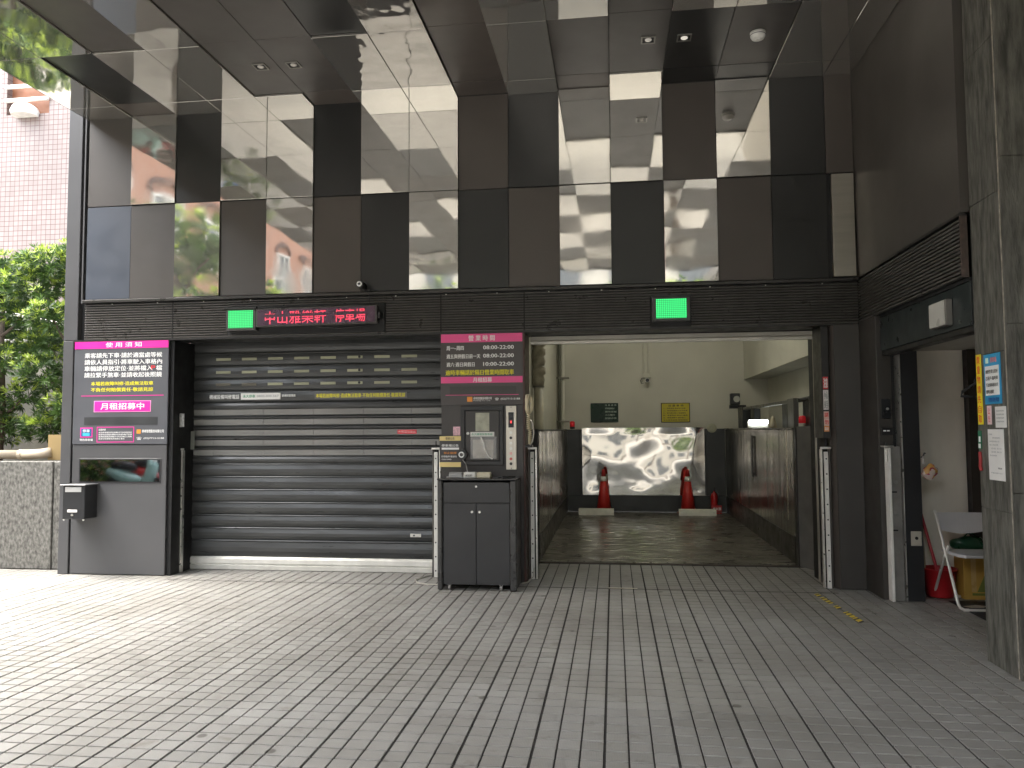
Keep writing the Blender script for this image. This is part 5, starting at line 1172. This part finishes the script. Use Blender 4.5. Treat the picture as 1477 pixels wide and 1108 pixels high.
for y in [-24+3.0*k for k in range(10)]:
    for z in (1.0, 4.2, 7.4):
        wq = obj('window', bx(-14.498, -14.46, y, y+1.4, z, z+1.7), mat('win_pane', (.12, .13, .14), .1), t)
        bm = bmesh.new()
        for a in ((y-.08, y, z, z+1.7), (y+1.4, y+1.48, z, z+1.7), (y-.08, y+1.48, z-.08, z), (y-.08, y+1.48, z+1.7, z+1.8), (y+.66, y+.74, z, z+1.7), (y, y+1.4, z+.8, z+.88)): box(bm, -14.499, -14.38, a[0], a[1], a[2], a[3])
        obj('frame', bm, WHITEM, wq)
        pts = [(-14.45, y+.7-.85*math.cos(math.pi*k/10), z+1.85+.45*math.sin(math.pi*k/10)) for k in range(11)]
        bm = bmesh.new(); tube(bm, pts, .10, 6); obj('arch', bm, mat('arch_dark', (.10, .06, .05), .7), wq)
t = thing('cream_building', 'cream rendered building behind the forecourt', 'building', (0, -22, 0))
obj('wall', bx(-13, 16, -28, -21, 0, 10.2), mat('cream_render', (.52, .49, .43), .7, var=.08), t)
for k in range(9):
    for z in (1, 4.4, 7.6): wq = obj('window', bx(-12+3*k, -10.4+3*k, -20.99, -20.94, z, z+1.8), mat('win_pane', (.12, .13, .14), .1), t); obj('frame', bx(-12.06+3*k, -10.34+3*k, -20.99, -20.90, z-.08, z-.003), WHITEM, wq)

# scooters and a hedge along the far kerb (seen in the black display slot and the mirrors)
t = thing('clipped_hedge', 'dark clipped hedge at the foot of the brick building', 'hedge', (-14, -6, 0))
obj('foliage', crown([(-14.0, -14+.9*k, .45, .55, .9) for k in range(20)], 1500, .16, 31, .2, 9, .3), [LEAFD, LEAFM, LEAFY], t)
bm = bmesh.new()
for k in range(20): tube(bm, [(-14.0, -14+.9*k, -.16), (-14.0, -14+.9*k, .5)], .02, 5)
obj('stems', bm, BARK, t, kind='stuff')
TYRE = mat('tyre', (.02, .02, .02), .7); SEATK = mat('seat_black', (.02, .02, .022), .5)
def scooter(x, y, col, label):
    m_ = mat('scooter_'+label.split()[0], col, .25, var=.04, coat=.5)
    t = thing('scooter', label, 'scooter', (x, y, -.16), 'scooters parked along the far kerb')
    z = -.16
    for d in (-.62, .62):
        bm = bmesh.new(); tube(bm, [(x+d, y-.045, z+.22), (x+d, y+.045, z+.22)], .22, 18); wq = obj('wheel', bm, TYRE, t)
        bm = bmesh.new(); tube(bm, [(x+d, y-.05, z+.22), (x+d, y+.05, z+.22)], .11, 14); obj('rim', bm, ALU, wq)
    bm = bmesh.new(); tube(bm, [(x-.75, y, z+.62), (x-.45, y, z+.52), (x-.10, y, z+.40), (x+.22, y, z+.30)], [.10, .17, .16, .10], 10); obj('rear_body', bm, m_, t, smooth=True)
    bm = bmesh.new(); tube(bm, [(x+.22, y, z+.28), (x+.42, y, z+.42), (x+.50, y, z+.75), (x+.44, y, z+.98)], [.12, .17, .15, .08], 10); obj('leg_shield', bm, m_, t, smooth=True)
    obj('floorboard', bx(x-.05, x+.35, y-.13, y+.13, z+.26, z+.32, bev=.02), SEATK, t)
    bm = bmesh.new(); tube(bm, [(x-.66, y, z+.76), (x-.35, y, z+.77), (x+.02, y, z+.70)], [.09, .13, .09], 10); obj('seat', bm, SEATK, t, smooth=True)
    bm = bmesh.new(); tube(bm, [(x+.38, y-.30, z+1.02), (x+.46, y, z+1.00), (x+.38, y+.30, z+1.02)], .02, 8); obj('handlebar', bm, SEATK, t)
    for s_ in (-1, 1):
        bm = bmesh.new(); tube(bm, [(x+.42, y+s_*.24, z+1.02), (x+.40, y+s_*.28, z+1.20)], [.01, .05], 8); obj('mirror', bm, SEATK, t)
    bm = bmesh.new(); tube(bm, [(x+.52, y, z+.88), (x+.58, y, z+.88)], .07, 12); obj('headlight', bm, WHITEM, t)
for k, (c, lab) in enumerate((((.05, .15, .45), 'blue scooter at the left end of the row by the hedge'), ((.5, .5, .5), 'white scooter between the blue and the black one'), ((.03, .03, .035), 'black scooter between the white and the red one'), ((.45, .03, .03), 'red scooter next to the pale green one'), ((.35, .55, .5), 'mint scooter at the right end of the row by the hedge'))):
    scooter(-12.6, -8.2+1.05*k, c, lab)
